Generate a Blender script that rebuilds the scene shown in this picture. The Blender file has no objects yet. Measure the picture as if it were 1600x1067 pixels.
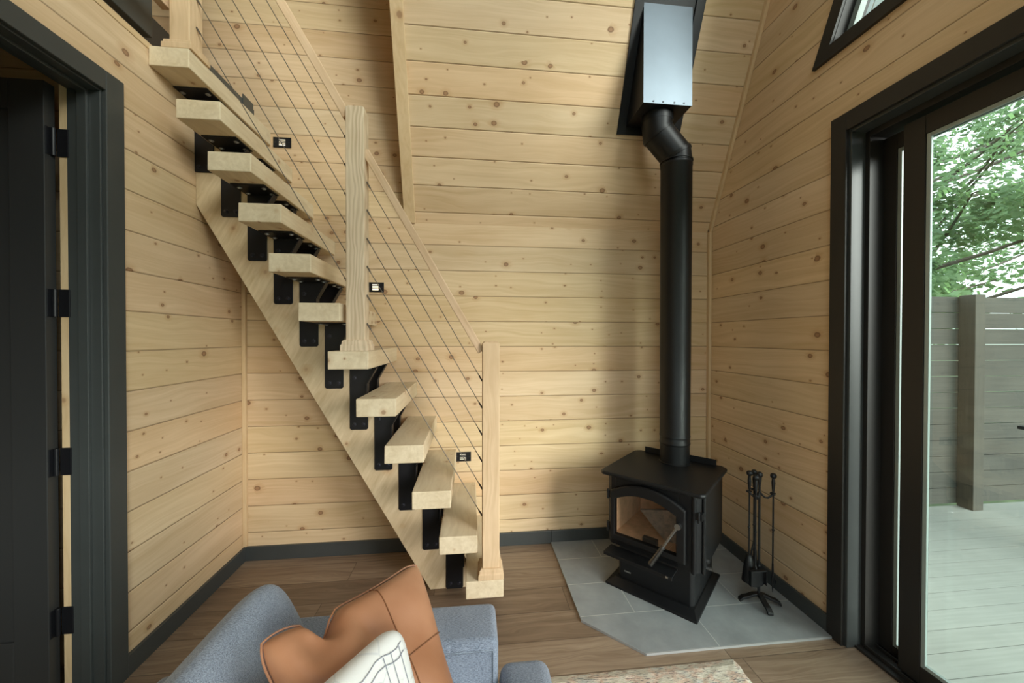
import bpy, bmesh, math, random
from mathutils import Vector, Matrix
random.seed(7)
S = bpy.context.scene
C = S.collection
PI = math.pi

# ------------------------------------------------------------------ camera
CAMZ = 1.4647
cam_d = bpy.data.cameras.new('camera')
cam_d.sensor_width = 36.0
cam_d.lens = 587.848 * 36.0 / 1600.0
cam_d.clip_start = 0.02
cam_d.clip_end = 200
cam = bpy.data.objects.new('camera', cam_d)
C.objects.link(cam)
_r = Vector((0.99421, -0.107445, 0.0015468))
_u = Vector((-0.00051722, 0.0096093, 0.99995))
_f = Vector((0.1074546, 0.994165, -0.0094981))
M = Matrix.Identity(4)
for i in range(3):
    M[i][0] = _r[i]; M[i][1] = _u[i]; M[i][2] = -_f[i]
M[2][3] = CAMZ
cam.matrix_world = M
S.camera = cam

# ------------------------------------------------------------------ world, exposure
W = bpy.data.worlds.new('overcast')
S.world = W
W.use_nodes = True
wn = W.node_tree.nodes; wl = W.node_tree.links
wn.clear()
w_out = wn.new('ShaderNodeOutputWorld')
w_bg = wn.new('ShaderNodeBackground')
w_tc = wn.new('ShaderNodeTexCoord')
w_sep = wn.new('ShaderNodeSeparateXYZ')
w_rmp = wn.new('ShaderNodeValToRGB')
w_rmp.color_ramp.elements[0].position = 0.0
w_rmp.color_ramp.elements[0].color = (0.30, 0.34, 0.30, 1)
w_rmp.color_ramp.elements[1].position = 1.0
w_rmp.color_ramp.elements[1].color = (0.86, 0.95, 1.0, 1)
e = w_rmp.color_ramp.elements.new(0.49); e.color = (0.30, 0.34, 0.30, 1)
e = w_rmp.color_ramp.elements.new(0.53); e.color = (0.90, 0.97, 1.0, 1)
w_map = wn.new('ShaderNodeMapRange')
w_map.inputs[1].default_value = -1.0; w_map.inputs[2].default_value = 1.0
wl.new(w_tc.outputs['Generated'], w_sep.inputs[0])
wl.new(w_sep.outputs['Z'], w_map.inputs[0])
wl.new(w_map.outputs[0], w_rmp.inputs[0])
wl.new(w_rmp.outputs[0], w_bg.inputs['Color'])
w_bg.inputs['Strength'].default_value = 1.85
wl.new(w_bg.outputs[0], w_out.inputs[0])
S.view_settings.view_transform = 'Standard'
S.view_settings.look = 'None'
S.view_settings.gamma = 1.0
S.view_settings.use_curve_mapping = False
S.view_settings.exposure = 0.72
S.cycles.max_bounces = 10
S.cycles.diffuse_bounces = 6
S.cycles.glossy_bounces = 4
S.cycles.transparent_max_bounces = 12
S.cycles.sample_clamp_indirect = 6.0
S.cycles.use_denoising = True

# broad bright patch of thin cloud where the sun stands
sun_d = bpy.data.lights.new('sun', 'SUN'); sun_d.energy = 3.4; sun_d.angle = math.radians(34); sun_d.color = (1.0, 0.97, 0.92)
sun = bpy.data.objects.new('sun', sun_d); C.objects.link(sun)
SUN_AZ = Vector((0.60, -0.80, 0)); SUN_EL = math.radians(15)
sun.rotation_euler = (-(SUN_AZ * math.cos(SUN_EL) + Vector((0, 0, math.sin(SUN_EL))))).to_track_quat('-Z', 'Y').to_euler()
sun.location = (6, -8, 5)

def portal(name, loc, rot, sx, sy):
    l = bpy.data.lights.new(name, 'AREA')
    l.shape = 'RECTANGLE'; l.size = sx; l.size_y = sy
    l.cycles.is_portal = True
    o = bpy.data.objects.new(name, l); C.objects.link(o)
    o.location = loc; o.rotation_euler = rot
portal('daylight_door', (1.99, 0.35, 1.22), (0, PI/2, 0), 2.5, 2.6)
portal('daylight_gable', (1.99, 0.7, 4.2), (0, PI/2, 0), 2.7, 2.1)
portal('daylight_front', (0.1, -1.36, 1.22), (PI/2, 0, 0), 2.7, 2.0)

# ------------------------------------------------------------------ room numbers
XL, XR, YB = -1.483, 1.767, 2.637
BW = 0.175            # board width
SEAM0 = 1.2285        # a seam height
KN = 2.25             # knee line height
YR, ZR = 0.70, 6.69   # ridge
SL = Vector((0, YR - YB, ZR - KN)).normalized()   # up the slope
YFW = -1.24           # wall behind the camera

# ------------------------------------------------------------------ node helpers
def newmat(name):
    m = bpy.data.materials.new(name); m.use_nodes = True
    nt = m.node_tree; nt.nodes.clear()
    out = nt.nodes.new('ShaderNodeOutputMaterial')
    b = nt.nodes.new('ShaderNodeBsdfPrincipled')
    nt.links.new(b.outputs[0], out.inputs[0])
    return m, nt, b
class NT:
    def __init__(s, nt): s.nt = nt
    def n(s, t, **k):
        x = s.nt.nodes.new(t)
        for a, v in k.items(): setattr(x, a, v)
        return x
    def l(s, a, b): s.nt.links.new(a, b)
    def set(s, sock, v):
        if hasattr(v, 'is_linked') or hasattr(v, 'links'): s.l(v, sock)
        else: sock.default_value = v
    def m(s, op, a, b=None, c=None):
        x = s.n('ShaderNodeMath', operation=op)
        s.set(x.inputs[0], a)
        if b is not None: s.set(x.inputs[1], b)
        if c is not None: s.set(x.inputs[2], c)
        return x.outputs[0]
    def comb(s, x, y, z):
        c = s.n('ShaderNodeCombineXYZ')
        for i, v in enumerate((x, y, z)): s.set(c.inputs[i], v)
        return c.outputs[0]
    def noise(s, vec, scale, detail=3, rough=0.55, dist=0.0):
        x = s.n('ShaderNodeTexNoise'); s.l(vec, x.inputs['Vector'])
        x.inputs['Scale'].default_value = scale; x.inputs['Detail'].default_value = detail
        x.inputs['Roughness'].default_value = rough; x.inputs['Distortion'].default_value = dist
        return x.outputs['Fac']
    def ramp(s, fac, stops, interp='LINEAR'):
        x = s.n('ShaderNodeValToRGB'); x.color_ramp.interpolation = interp
        s.l(fac, x.inputs[0]); el = x.color_ramp.elements
        el[0].position, el[0].color = stops[0][0], (*stops[0][1], 1)
        el[1].position, el[1].color = stops[-1][0], (*stops[-1][1], 1)
        for p, c in stops[1:-1]:
            q = el.new(p); q.color = (*c, 1)
        return x.outputs[0]
    def mix(s, fac, a, b, mode='MIX'):
        x = s.n('ShaderNodeMix', data_type='RGBA', blend_type=mode)
        s.set(x.inputs['Factor'], fac)
        for sock, v in ((x.inputs[6], a), (x.inputs[7], b)):
            if isinstance(v, tuple): sock.default_value = (*v, 1)
            else: s.l(v, sock)
        return x.outputs[2]
    def step(s, v, a, b):
        x = s.n('ShaderNodeMapRange', interpolation_type='SMOOTHSTEP')
        s.set(x.inputs[0], v); x.inputs[1].default_value = a; x.inputs[2].default_value = b
        return x.outputs[0]
    def bump(s, h, dist, strength=1.0):
        x = s.n('ShaderNodeBump'); s.l(h, x.inputs['Height'])
        x.inputs['Distance'].default_value = dist; x.inputs['Strength'].default_value = strength
        return x.outputs[0]
    def gray(s, v):
        c = s.n('ShaderNodeCombineColor'); 
        for i in range(3): s.l(v, c.inputs[i])
        return c.outputs[0]

def plain(name, col, rough=0.5, metal=0.0, var=0.0, scale=8.0, bump=0.0, spec=0.5, coat=0.0):
    m, nt, b = newmat(name); N = NT(nt)
    tc = N.n('ShaderNodeTexCoord')
    if var > 0 or bump > 0:
        f = N.noise(tc.outputs['Object'], scale, 4)
        lo = tuple(c * (1 - var) for c in col); hi = tuple(min(1, c * (1 + var)) for c in col)
        N.l(N.ramp(f, [(0.3, lo), (0.7, hi)]), b.inputs['Base Color'])
        if bump > 0:
            N.l(N.bump(N.noise(tc.outputs['Object'], scale * 12, 3), bump), b.inputs['Normal'])
    else:
        b.inputs['Base Color'].default_value = (*col, 1)
    b.inputs['Roughness'].default_value = rough
    b.inputs['Metallic'].default_value = metal
    b.inputs['Specular IOR Level'].default_value = spec
    b.inputs['Coat Weight'].default_value = coat
    return m

def pine(name, along, across, off, bw=BW, lo=(0.56, 0.388, 0.218), hi=(0.74, 0.56, 0.37), seed=0.0,
         knots=0.37, groove=True, gw=0.016, rough=0.62):
    """horizontal tongue and groove boards; along / across are world direction vectors"""
    m, nt, b = newmat(name); N = NT(nt)
    g = N.n('ShaderNodeNewGeometry')
    def dot(v):
        x = N.n('ShaderNodeVectorMath', operation='DOT_PRODUCT')
        N.l(g.outputs['Position'], x.inputs[0]); x.inputs[1].default_value = v
        return x.outputs['Value']
    a = dot(along); c = dot(across)
    v = N.m('DIVIDE', N.m('SUBTRACT', c, off), bw)
    row = N.m('FLOOR', v); fr = N.m('FRACT', v)
    wn_ = N.n('ShaderNodeTexWhiteNoise', noise_dimensions='2D')
    N.l(N.comb(row, seed, 0.0), wn_.inputs['Vector'])
    r1 = wn_.outputs['Value']; sepc = N.n('ShaderNodeSeparateColor'); N.l(wn_.outputs['Color'], sepc.inputs[0])
    r2 = sepc.outputs[1]
    a2 = N.m('ADD', a, N.m('MULTIPLY', r1, 37.0))
    # knots
    kv = N.n('ShaderNodeTexVoronoi', voronoi_dimensions='2D', feature='F1')
    kx = N.m('DIVIDE', a2, 0.125); ky = N.m('ADD', N.m('DIVIDE', c, 0.098), N.m('MULTIPLY', r2, 9.0))
    N.l(N.comb(kx, ky, 0.0), kv.inputs['Vector']); kv.inputs['Scale'].default_value = 1.0
    ksep = N.n('ShaderNodeSeparateColor'); N.l(kv.outputs['Color'], ksep.inputs[0])
    wob = N.noise(N.comb(a2, c, seed), 40.0, 2)
    kd = N.m('ADD', kv.outputs['Distance'], N.m('MULTIPLY', N.m('SUBTRACT', wob, 0.5), 0.05))
    rad = N.m('ADD', 0.030, N.m('MULTIPLY', N.m('POWER', ksep.outputs[1], 3.0), 0.120))
    keep = N.m('LESS_THAN', ksep.outputs[0], N.m('ADD', knots - 0.14, N.m('MULTIPLY', N.noise(N.comb(N.m('MULTIPLY', a2, 0.8), row, 3.0), 1.0, 1), 0.28)))
    rel = N.m('DIVIDE', kd, rad)
    knot = N.m('MULTIPLY', N.m('SUBTRACT', 1.0, N.step(rel, 0.75, 1.15)), keep)
    ring = N.m('MULTIPLY', N.m('MULTIPLY', N.step(rel, 0.45, 0.8), N.m('SUBTRACT', 1.0, N.step(rel, 0.95, 1.2))), keep)
    halo = N.m('MULTIPLY', N.m('SUBTRACT', 1.0, N.step(rel, 0.9, 3.4)), keep)
    # grain, bent round the knots
    cc = N.m('ADD', c, N.m('MULTIPLY', halo, 0.010))
    warp = N.noise(N.comb(N.m('MULTIPLY', a2, 1.3), N.m('MULTIPLY', cc, 5.0), r1), 1.0, 2)
    gv = N.comb(N.m('MULTIPLY', a2, 0.9), N.m('ADD', N.m('MULTIPLY', cc, 42.0), N.m('MULTIPLY', warp, 7.0)), N.m('MULTIPLY', r1, 11.0))
    grain = N.noise(gv, 1.0, 3, 0.6)
    fine = N.noise(N.comb(N.m('MULTIPLY', a2, 5.0), N.m('MULTIPLY', cc, 260.0), 0.0), 1.0, 2)
    cloud = N.noise(N.comb(N.m('MULTIPLY', a2, 1.6), N.m('MULTIPLY', c, 6.0), r1), 1.0, 3)
    tone = N.m('ADD', N.m('MULTIPLY', grain, 0.45), N.m('ADD', N.m('MULTIPLY', fine, 0.12), N.m('ADD', N.m('MULTIPLY', cloud, 0.38), N.m('MULTIPLY', N.m('SUBTRACT', r2, 0.5), 0.12))))
    col = N.ramp(tone, [(0.30, lo), (0.62, hi)])
    hue = N.ramp(r1, [(0.0, (1.0, 0.93, 0.86)), (0.3, (1, 0.98, 0.97)), (0.55, (1.0, 1.0, 0.93)), (0.8, (0.96, 0.98, 1.0)), (1.0, (1.0, 0.96, 0.93))])
    col = N.mix(1.0, col, hue, 'MULTIPLY')
    col = N.mix(N.m('MULTIPLY', halo, 0.30), col, (0.42, 0.20, 0.075))
    col = N.mix(N.m('MULTIPLY', knot, 0.68), col, (0.26, 0.12, 0.055))
    col = N.mix(N.m('MULTIPLY', ring, 0.45), col, (0.10, 0.045, 0.02))
    h = N.m('MULTIPLY', grain, 0.15)
    if groove:
        d = N.m('MINIMUM', fr, N.m('SUBTRACT', 1.0, fr))
        gr = N.m('SUBTRACT', 1.0, N.step(d, gw * 0.25, gw))
        col = N.mix(N.m('MULTIPLY', gr, 0.62), col, (0.16, 0.085, 0.035))
        dd = N.step(d, 0.0, gw * 2.3)
        h = N.m('ADD', h, N.m('MULTIPLY', dd, 3.0))
    N.l(col, b.inputs['Base Color'])
    N.l(N.bump(h, 0.0015, 0.8), b.inputs['Normal'])
    b.inputs['Roughness'].default_value = rough
    b.inputs['Specular IOR Level'].default_value = 0.3
    return m

def timber(name, axis, lo, hi, knots=0.35, seed=0.0, ks=0.12, gscale=45.0, rough=0.6, figure=0.0):
    """solid timber, grain along local axis 0/1/2 of object coordinates"""
    m, nt, b = newmat(name); N = NT(nt)
    tc = N.n('ShaderNodeTexCoord'); sp = N.n('ShaderNodeSeparateXYZ'); N.l(tc.outputs['Object'], sp.inputs[0])
    oi = N.n('ShaderNodeObjectInfo')
    r = N.m('MULTIPLY', oi.outputs['Random'], 31.0)
    ax = [sp.outputs[0], sp.outputs[1], sp.outputs[2]]
    a = N.m('ADD', ax[axis], r); o1, o2 = [ax[i] for i in range(3) if i != axis]
    warp = N.noise(N.comb(N.m('MULTIPLY', a, 3.0), N.m('MULTIPLY', o1, 8.0), N.m('MULTIPLY', o2, 8.0)), 1.0, 2)
    gv = N.comb(N.m('MULTIPLY', a, 1.5), N.m('ADD', N.m('MULTIPLY', o1, gscale), N.m('MULTIPLY', warp, 6.0)), N.m('MULTIPLY', o2, gscale))
    grain = N.noise(gv, 1.0, 3, 0.6)
    cloud = N.noise(N.comb(N.m('MULTIPLY', a, 4.0), N.m('MULTIPLY', o1, 9.0), N.m('ADD', N.m('MULTIPLY', o2, 9.0), seed)), 1.0, 3)
    tone = N.m('ADD', N.m('MULTIPLY', grain, 0.5), N.m('MULTIPLY', cloud, 0.5))
    if figure > 0:
        wv = N.n('ShaderNodeTexWave', wave_type='BANDS', bands_direction='X')
        N.l(N.comb(N.m('ADD', N.m('MULTIPLY', o1, 1.0), N.m('MULTIPLY', warp, 0.10)), 0.0, 0.0), wv.inputs['Vector'])
        wv.inputs['Scale'].default_value = 17.0; wv.inputs['Distortion'].default_value = 1.0
        tone = N.m('ADD', N.m('MULTIPLY', tone, 1 - figure), N.m('MULTIPLY', wv.outputs['Fac'], figure))
    col = N.ramp(tone, [(0.30, lo), (0.64, hi)])
    kv = N.n('ShaderNodeTexVoronoi', voronoi_dimensions='3D', feature='F1')
    N.l(N.comb(N.m('MULTIPLY', a, 0.9), o1, N.m('ADD', o2, seed)), kv.inputs['Vector']); kv.inputs['Scale'].default_value = 1.0 / ks
    ks_ = N.n('ShaderNodeSeparateColor'); N.l(kv.outputs['Color'], ks_.inputs[0])
    keep = N.m('LESS_THAN', ks_.outputs[0], knots)
    rel = N.m('DIVIDE', kv.outputs['Distance'], N.m('ADD', 0.06, N.m('MULTIPLY', ks_.outputs[1], 0.12)))
    knot = N.m('MULTIPLY', N.m('SUBTRACT', 1.0, N.step(rel, 0.7, 1.2)), keep)
    halo = N.m('MULTIPLY', N.m('SUBTRACT', 1.0, N.step(rel, 0.8, 2.6)), keep)
    col = N.mix(N.m('MULTIPLY', halo, 0.35), col, (0.45, 0.24, 0.10))
    col = N.mix(N.m('MULTIPLY', knot, 0.6), col, (0.22, 0.10, 0.045))
    N.l(col, b.inputs['Base Color'])
    N.l(N.bump(grain, 0.0008, 0.6), b.inputs['Normal'])
    b.inputs['Roughness'].default_value = rough
    b.inputs['Specular IOR Level'].default_value = 0.3
    return m

MAT = {}
MAT['pine_back'] = pine('pine_back', (1, 0, 0), (0, 0, 1), SEAM0, seed=1.0)
MAT['pine_left'] = pine('pine_left', (0, 1, 0), (0, 0, 1), SEAM0, seed=2.0)
MAT['pine_right'] = pine('pine_right', (0, 1, 0), (0, 0, 1), SEAM0, seed=3.0)
_s0 = Vector((0, YB, KN)).dot(SL) + 0.072
MAT['pine_slope'] = pine('pine_slope', (1, 0, 0), tuple(SL), _s0, bw=0.1685, seed=4.0)
SL2 = Vector((0, YR - YFW, ZR - KN)).normalized()
MAT['pine_slope2'] = pine('pine_slope2', (1, 0, 0), tuple(SL2), 0.0, seed=5.0)
MAT['pine_trim'] = timber('pine_trim', 2, (0.55, 0.375, 0.20), (0.68, 0.50, 0.30), knots=0.10, seed=3.0)
MAT['pine_trim_y'] = timber('pine_trim_y', 1, (0.55, 0.375, 0.20), (0.68, 0.50, 0.30), knots=0.10, seed=3.0)
MAT['tread'] = timber('tread_timber', 1, (0.57, 0.45, 0.285), (0.75, 0.635, 0.45), knots=0.38, seed=1.0, ks=0.075)
MAT['stringer'] = timber('stringer_timber', 0, (0.46, 0.335, 0.19), (0.68, 0.54, 0.355), knots=0.45, seed=2.0, ks=0.11)
MAT['oak'] = timber('oak_post', 2, (0.55, 0.375, 0.21), (0.72, 0.53, 0.335), knots=0.0, seed=5.0, gscale=70.0)
MAT['ash'] = timber('ash_post', 2, (0.52, 0.39, 0.25), (0.74, 0.60, 0.43), knots=0.0, seed=5.0, gscale=60.0, figure=0.22)
MAT['rail'] = timber('rail_oak', 0, (0.56, 0.375, 0.22), (0.73, 0.53, 0.35), knots=0.0, seed=8.0, gscale=70.0)
MAT['charcoal'] = plain('charcoal_paint', (0.050, 0.055, 0.054), 0.38, var=0.05)
MAT['doorpaint'] = plain('door_paint', (0.030, 0.030, 0.030), 0.42)
MAT['frame'] = plain('bronze_frame', (0.020, 0.018, 0.016), 0.45, spec=0.4)
MAT['blackmetal'] = plain('black_powder_coat', (0.007, 0.007, 0.009), 0.42, spec=0.35)
MAT['stove'] = plain('stove_paint', (0.007, 0.0072, 0.008), 0.45, var=0.1, scale=30, bump=0.0003, spec=0.32)
MAT['pipe'] = plain('stovepipe_paint', (0.006, 0.0063, 0.007), 0.42, spec=0.32)
MAT['iron'] = plain('wrought_iron', (0.008, 0.008, 0.009), 0.45, bump=0.0006, scale=20)
MAT['bolt'] = plain('bolt_steel', (0.42, 0.42, 0.44), 0.4, metal=0.7)
MAT['blackbolt'] = plain('black_bolt', (0.03, 0.03, 0.04), 0.3, metal=0.5)
MAT['edge'] = plain('satin_edge_trim', (0.30, 0.30, 0.295), 0.5)
MAT['steel'] = plain('brushed_steel', (0.45, 0.45, 0.44), 0.3, metal=1.0)
MAT['blacksteel'] = plain('dark_spring_steel', (0.12, 0.12, 0.12), 0.35, metal=1.0)
MAT['cable'] = plain('cable_steel', (0.11, 0.09, 0.07), 0.5, metal=0.3)
MAT['galv'] = plain('satin_steel_panel', (0.155, 0.185, 0.215), 0.45, metal=0.9, var=0.08, scale=4)
MAT['dark'] = plain('dark_void', (0.006, 0.006, 0.006), 0.6)
MAT['brick'] = plain('firebrick', (0.78, 0.52, 0.33), 0.9, var=0.15, scale=20, bump=0.002)
MAT['rock'] = plain('ash_board', (0.26, 0.20, 0.16), 0.9, var=0.35, scale=45, bump=0.003)
MAT['chrome'] = plain('chrome', (0.28, 0.28, 0.28), 0.3, metal=1.0)

def glass(name, tint=(0.94, 0.98, 0.96)):
    m = bpy.data.materials.new(name); m.use_nodes = True
    nt = m.node_tree; nt.nodes.clear(); N = NT(nt)
    out = N.n('ShaderNodeOutputMaterial'); mx = N.n('ShaderNodeMixShader')
    t = N.n('ShaderNodeBsdfTransparent'); t.inputs[0].default_value = (*tint, 1)
    g = N.n('ShaderNodeBsdfGlossy'); g.inputs['Roughness'].default_value = 0.01
    fr = N.n('ShaderNodeFresnel'); fr.inputs[0].default_value = 1.45
    ge = N.n('ShaderNodeNewGeometry')
    N.l(N.m('MULTIPLY', fr.outputs[0], N.m('SUBTRACT', 1.0, ge.outputs['Backfacing'])), mx.inputs[0]); N.l(t.outputs[0], mx.inputs[1]); N.l(g.outputs[0], mx.inputs[2])
    N.l(mx.outputs[0], out.inputs[0])
    return m
MAT['glass'] = glass('clear_glass')
MAT['stoveglass'] = glass('stove_glass', (0.95, 0.93, 0.90))

def floor_mat():
    m, nt, b = newmat('oak_planks'); N = NT(nt)
    g = N.n('ShaderNodeNewGeometry'); sp = N.n('ShaderNodeSeparateXYZ'); N.l(g.outputs['Position'], sp.inputs[0])
    x, y = sp.outputs[0], sp.outputs[1]
    v = N.m('DIVIDE', N.m('SUBTRACT', y, 2.158), 0.19); row = N.m('FLOOR', v); fr = N.m('FRACT', v)
    w1 = N.n('ShaderNodeTexWhiteNoise', noise_dimensions='1D'); N.l(row, w1.inputs['W'])
    u = N.m('DIVIDE', N.m('ADD', x, N.m('MULTIPLY', w1.outputs['Value'], 5.0)), 1.35)
    colm = N.m('FLOOR', u); fu = N.m('FRACT', u)
    w2 = N.n('ShaderNodeTexWhiteNoise', noise_dimensions='2D'); N.l(N.comb(row, colm, 0.0), w2.inputs['Vector'])
    r = w2.outputs['Value']
    xs = N.m('ADD', x, N.m('MULTIPLY', r, 20.0))
    warp = N.noise(N.comb(N.m('MULTIPLY', xs, 2.0), N.m('MULTIPLY', y, 9.0), r), 1.0, 2)
    gr = N.noise(N.comb(N.m('MULTIPLY', xs, 2.2), N.m('ADD', N.m('MULTIPLY', y, 60.0), N.m('MULTIPLY', warp, 8.0)), r), 1.0, 4, 0.65)
    cl = N.noise(N.comb(N.m('MULTIPLY', xs, 1.4), N.m('MULTIPLY', y, 7.0), r), 1.0, 3)
    tone = N.m('ADD', N.m('MULTIPLY', gr, 0.55), N.m('ADD', N.m('MULTIPLY', cl, 0.30), N.m('MULTIPLY', r, 0.18)))
    col = N.ramp(tone, [(0.30, (0.120, 0.078, 0.050)), (0.52, (0.225, 0.155, 0.104)), (0.72, (0.36, 0.27, 0.19))])
    d = N.m('MINIMUM', fr, N.m('SUBTRACT', 1.0, fr)); d2 = N.m('MULTIPLY', N.m('MINIMUM', fu, N.m('SUBTRACT', 1.0, fu)), 7.1)
    dm = N.m('MINIMUM', d, d2); gap = N.m('SUBTRACT', 1.0, N.step(dm, 0.003, 0.014))
    col = N.mix(N.m('MULTIPLY', gap, 0.7), col, (0.05, 0.03, 0.018))
    N.l(col, b.inputs['Base Color'])
    N.l(N.bump(N.m('SUBTRACT', gr, N.m('MULTIPLY', gap, 2.0)), 0.0006, 0.7), b.inputs['Normal'])
    b.inputs['Roughness'].default_value = 0.42
    b.inputs['Specular IOR Level'].default_value = 0.4
    return m
MAT['floor'] = floor_mat()

def tile_mat():
    m, nt, b = newmat('hearth_tile'); N = NT(nt)
    g = N.n('ShaderNodeNewGeometry'); sp = N.n('ShaderNodeSeparateXYZ'); N.l(g.outputs['Position'], sp.inputs[0])
    x, y = sp.outputs[0], sp.outputs[1]
    v = N.m('DIVIDE', N.m('SUBTRACT', y, 1.645), 0.2545); row = N.m('FLOOR', v); fr = N.m('FRACT', v)
    u = N.m('ADD', N.m('DIVIDE', N.m('SUBTRACT', x, 0.557), 0.61), N.m('MULTIPLY', N.m('MODULO', row, 2.0), 0.5)); fu = N.m('FRACT', u); colm = N.m('FLOOR', u)
    w2 = N.n('ShaderNodeTexWhiteNoise', noise_dimensions='2D'); N.l(N.comb(row, colm, 0.0), w2.inputs['Vector'])
    d = N.m('MULTIPLY', N.m('MINIMUM', fr, N.m('SUBTRACT', 1.0, fr)), 0.2545)
    d2 = N.m('MULTIPLY', N.m('MINIMUM', fu, N.m('SUBTRACT', 1.0, fu)), 0.61)
    gap = N.m('SUBTRACT', 1.0, N.step(N.m('MINIMUM', d, d2), 0.0012, 0.0026))
    f = N.noise(N.comb(x, y, N.m('MULTIPLY', w2.outputs['Value'], 5.0)), 7.0, 5, 0.6)
    col = N.ramp(f, [(0.3, (0.225, 0.24, 0.245)), (0.7, (0.31, 0.325, 0.33))])
    col = N.mix(gap, col, (0.50, 0.50, 0.48))
    N.l(col, b.inputs['Base Color']); b.inputs['Roughness'].default_value = 0.42
    N.l(N.bump(N.m('SUBTRACT', 1.0, gap), 0.0008, 0.8), b.inputs['Normal'])
    return m
MAT['tile'] = tile_mat()

def fabric(name, lo, hi, scale=420.0):
    m, nt, b = newmat(name); N = NT(nt)
    tc = N.n('ShaderNodeTexCoord'); sp = N.n('ShaderNodeSeparateXYZ'); N.l(tc.outputs['Object'], sp.inputs[0])
    st = N.noise(N.comb(N.m('MULTIPLY', sp.outputs[0], 130.0), N.m('MULTIPLY', sp.outputs[1], 600.0), N.m('MULTIPLY', sp.outputs[2], 600.0)), 1.0, 2)
    n2 = N.noise(tc.outputs['Object'], scale, 2)
    n3 = N.noise(tc.outputs['Object'], 9.0, 2)
    t = N.m('ADD', N.m('MULTIPLY', st, 0.5), N.m('ADD', N.m('MULTIPLY', n2, 0.38), N.m('MULTIPLY', n3, 0.12)))
    N.l(N.ramp(t, [(0.36, lo), (0.62, hi)]), b.inputs['Base Color'])
    N.l(N.bump(N.m('ADD', st, n2), 0.0009, 0.9), b.inputs['Normal'])
    b.inputs['Roughness'].default_value = 0.95; b.inputs['Specular IOR Level'].default_value = 0.15
    b.inputs['Sheen Weight'].default_value = 0.25
    return m
MAT['sofa'] = fabric('heather_blue_fabric', (0.10, 0.119, 0.16), (0.33, 0.373, 0.455))
MAT['sofa_dark'] = fabric('heather_grey_fabric', (0.09, 0.11, 0.15), (0.30, 0.34, 0.40))

def leather_mat():
    m, nt, b = newmat('tan_leather'); N = NT(nt)
    tc = N.n('ShaderNodeTexCoord')
    f = N.noise(tc.outputs['Object'], 6.0, 3)
    N.l(N.ramp(f, [(0.3, (0.36, 0.15, 0.072)), (0.7, (0.49, 0.235, 0.13))]), b.inputs['Base Color'])
    N.l(N.bump(N.noise(tc.outputs['Object'], 260.0, 3), 0.0004, 0.6), b.inputs['Normal'])
    b.inputs['Roughness'].default_value = 0.38; b.inputs['Specular IOR Level'].default_value = 0.5
    return m
MAT['leather'] = leather_mat()
MAT['stitch'] = plain('leather_seam', (0.22, 0.085, 0.035), 0.6)

def white_cotton():
    m, nt, b = newmat('printed_white_cotton'); N = NT(nt)
    tc = N.n('ShaderNodeTexCoord')
    v = N.n('ShaderNodeTexVoronoi', feature='DISTANCE_TO_EDGE'); N.l(tc.outputs['UV'], v.inputs['Vector']); v.inputs['Scale'].default_value = 5.0
    n = N.noise(tc.outputs['UV'], 9.0, 4, 0.7, 1.2)
    n2 = N.noise(tc.outputs['UV'], 3.0, 2)
    spot = N.m('MULTIPLY', N.step(n, 0.50, 0.62), N.step(n2, 0.44, 0.56))
    col = N.mix(N.m('MULTIPLY', spot, 0.55), (0.80, 0.78, 0.75), (0.42, 0.36, 0.33))
    ln = N.m('SUBTRACT', 1.0, N.step(v.outputs['Distance'], 0.004, 0.018))
    col = N.mix(N.m('MULTIPLY', ln, 0.22), col, (0.25, 0.28, 0.36))
    N.l(col, b.inputs['Base Color'])
    N.l(N.bump(N.noise(tc.outputs['Object'], 500.0, 2), 0.0005, 0.7), b.inputs['Normal'])
    b.inputs['Roughness'].default_value = 0.9
    return m
MAT['white'] = white_cotton()
MAT['print'] = plain('grey_blue_print', (0.30, 0.30, 0.34), 0.9)

def rug_mat():
    m, nt, b = newmat('woven_rug'); N = NT(nt)
    g = N.n('ShaderNodeNewGeometry'); sp = N.n('ShaderNodeSeparateXYZ'); N.l(g.outputs['Position'], sp.inputs[0])
    x, y = sp.outputs[0], sp.outputs[1]
    dash = N.noise(N.comb(N.m('MULTIPLY', x, 38.0), N.m('MULTIPLY', y, 210.0), 0.0), 1.0, 3, 0.7)
    patch = N.noise(N.comb(N.m('MULTIPLY', x, 9.0), N.m('MULTIPLY', y, 14.0), 4.0), 1.0, 2)
    col = N.ramp(patch, [(0.36, (0.60, 0.55, 0.44)), (0.46, (0.64, 0.58, 0.47)), (0.53, (0.64, 0.46, 0.35)), (0.60, (0.62, 0.55, 0.45)), (0.70, (0.50, 0.50, 0.46))])
    dk = N.m('MULTIPLY', N.step(dash, 0.54, 0.62), N.step(patch, 0.30, 0.52))
    col = N.mix(N.m('MULTIPLY', dk, 0.9), col, (0.06, 0.07, 0.09))
    col = N.mix(N.m('MULTIPLY', N.m('SUBTRACT', 1.0, N.step(dash, 0.36, 0.44)), 0.7), col, (0.80, 0.77, 0.68))
    N.l(col, b.inputs['Base Color']); N.l(N.bump(dash, 0.004, 1.0), b.inputs['Normal'])
    b.inputs['Roughness'].default_value = 1.0
    return m
MAT['rug'] = rug_mat()
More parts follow.
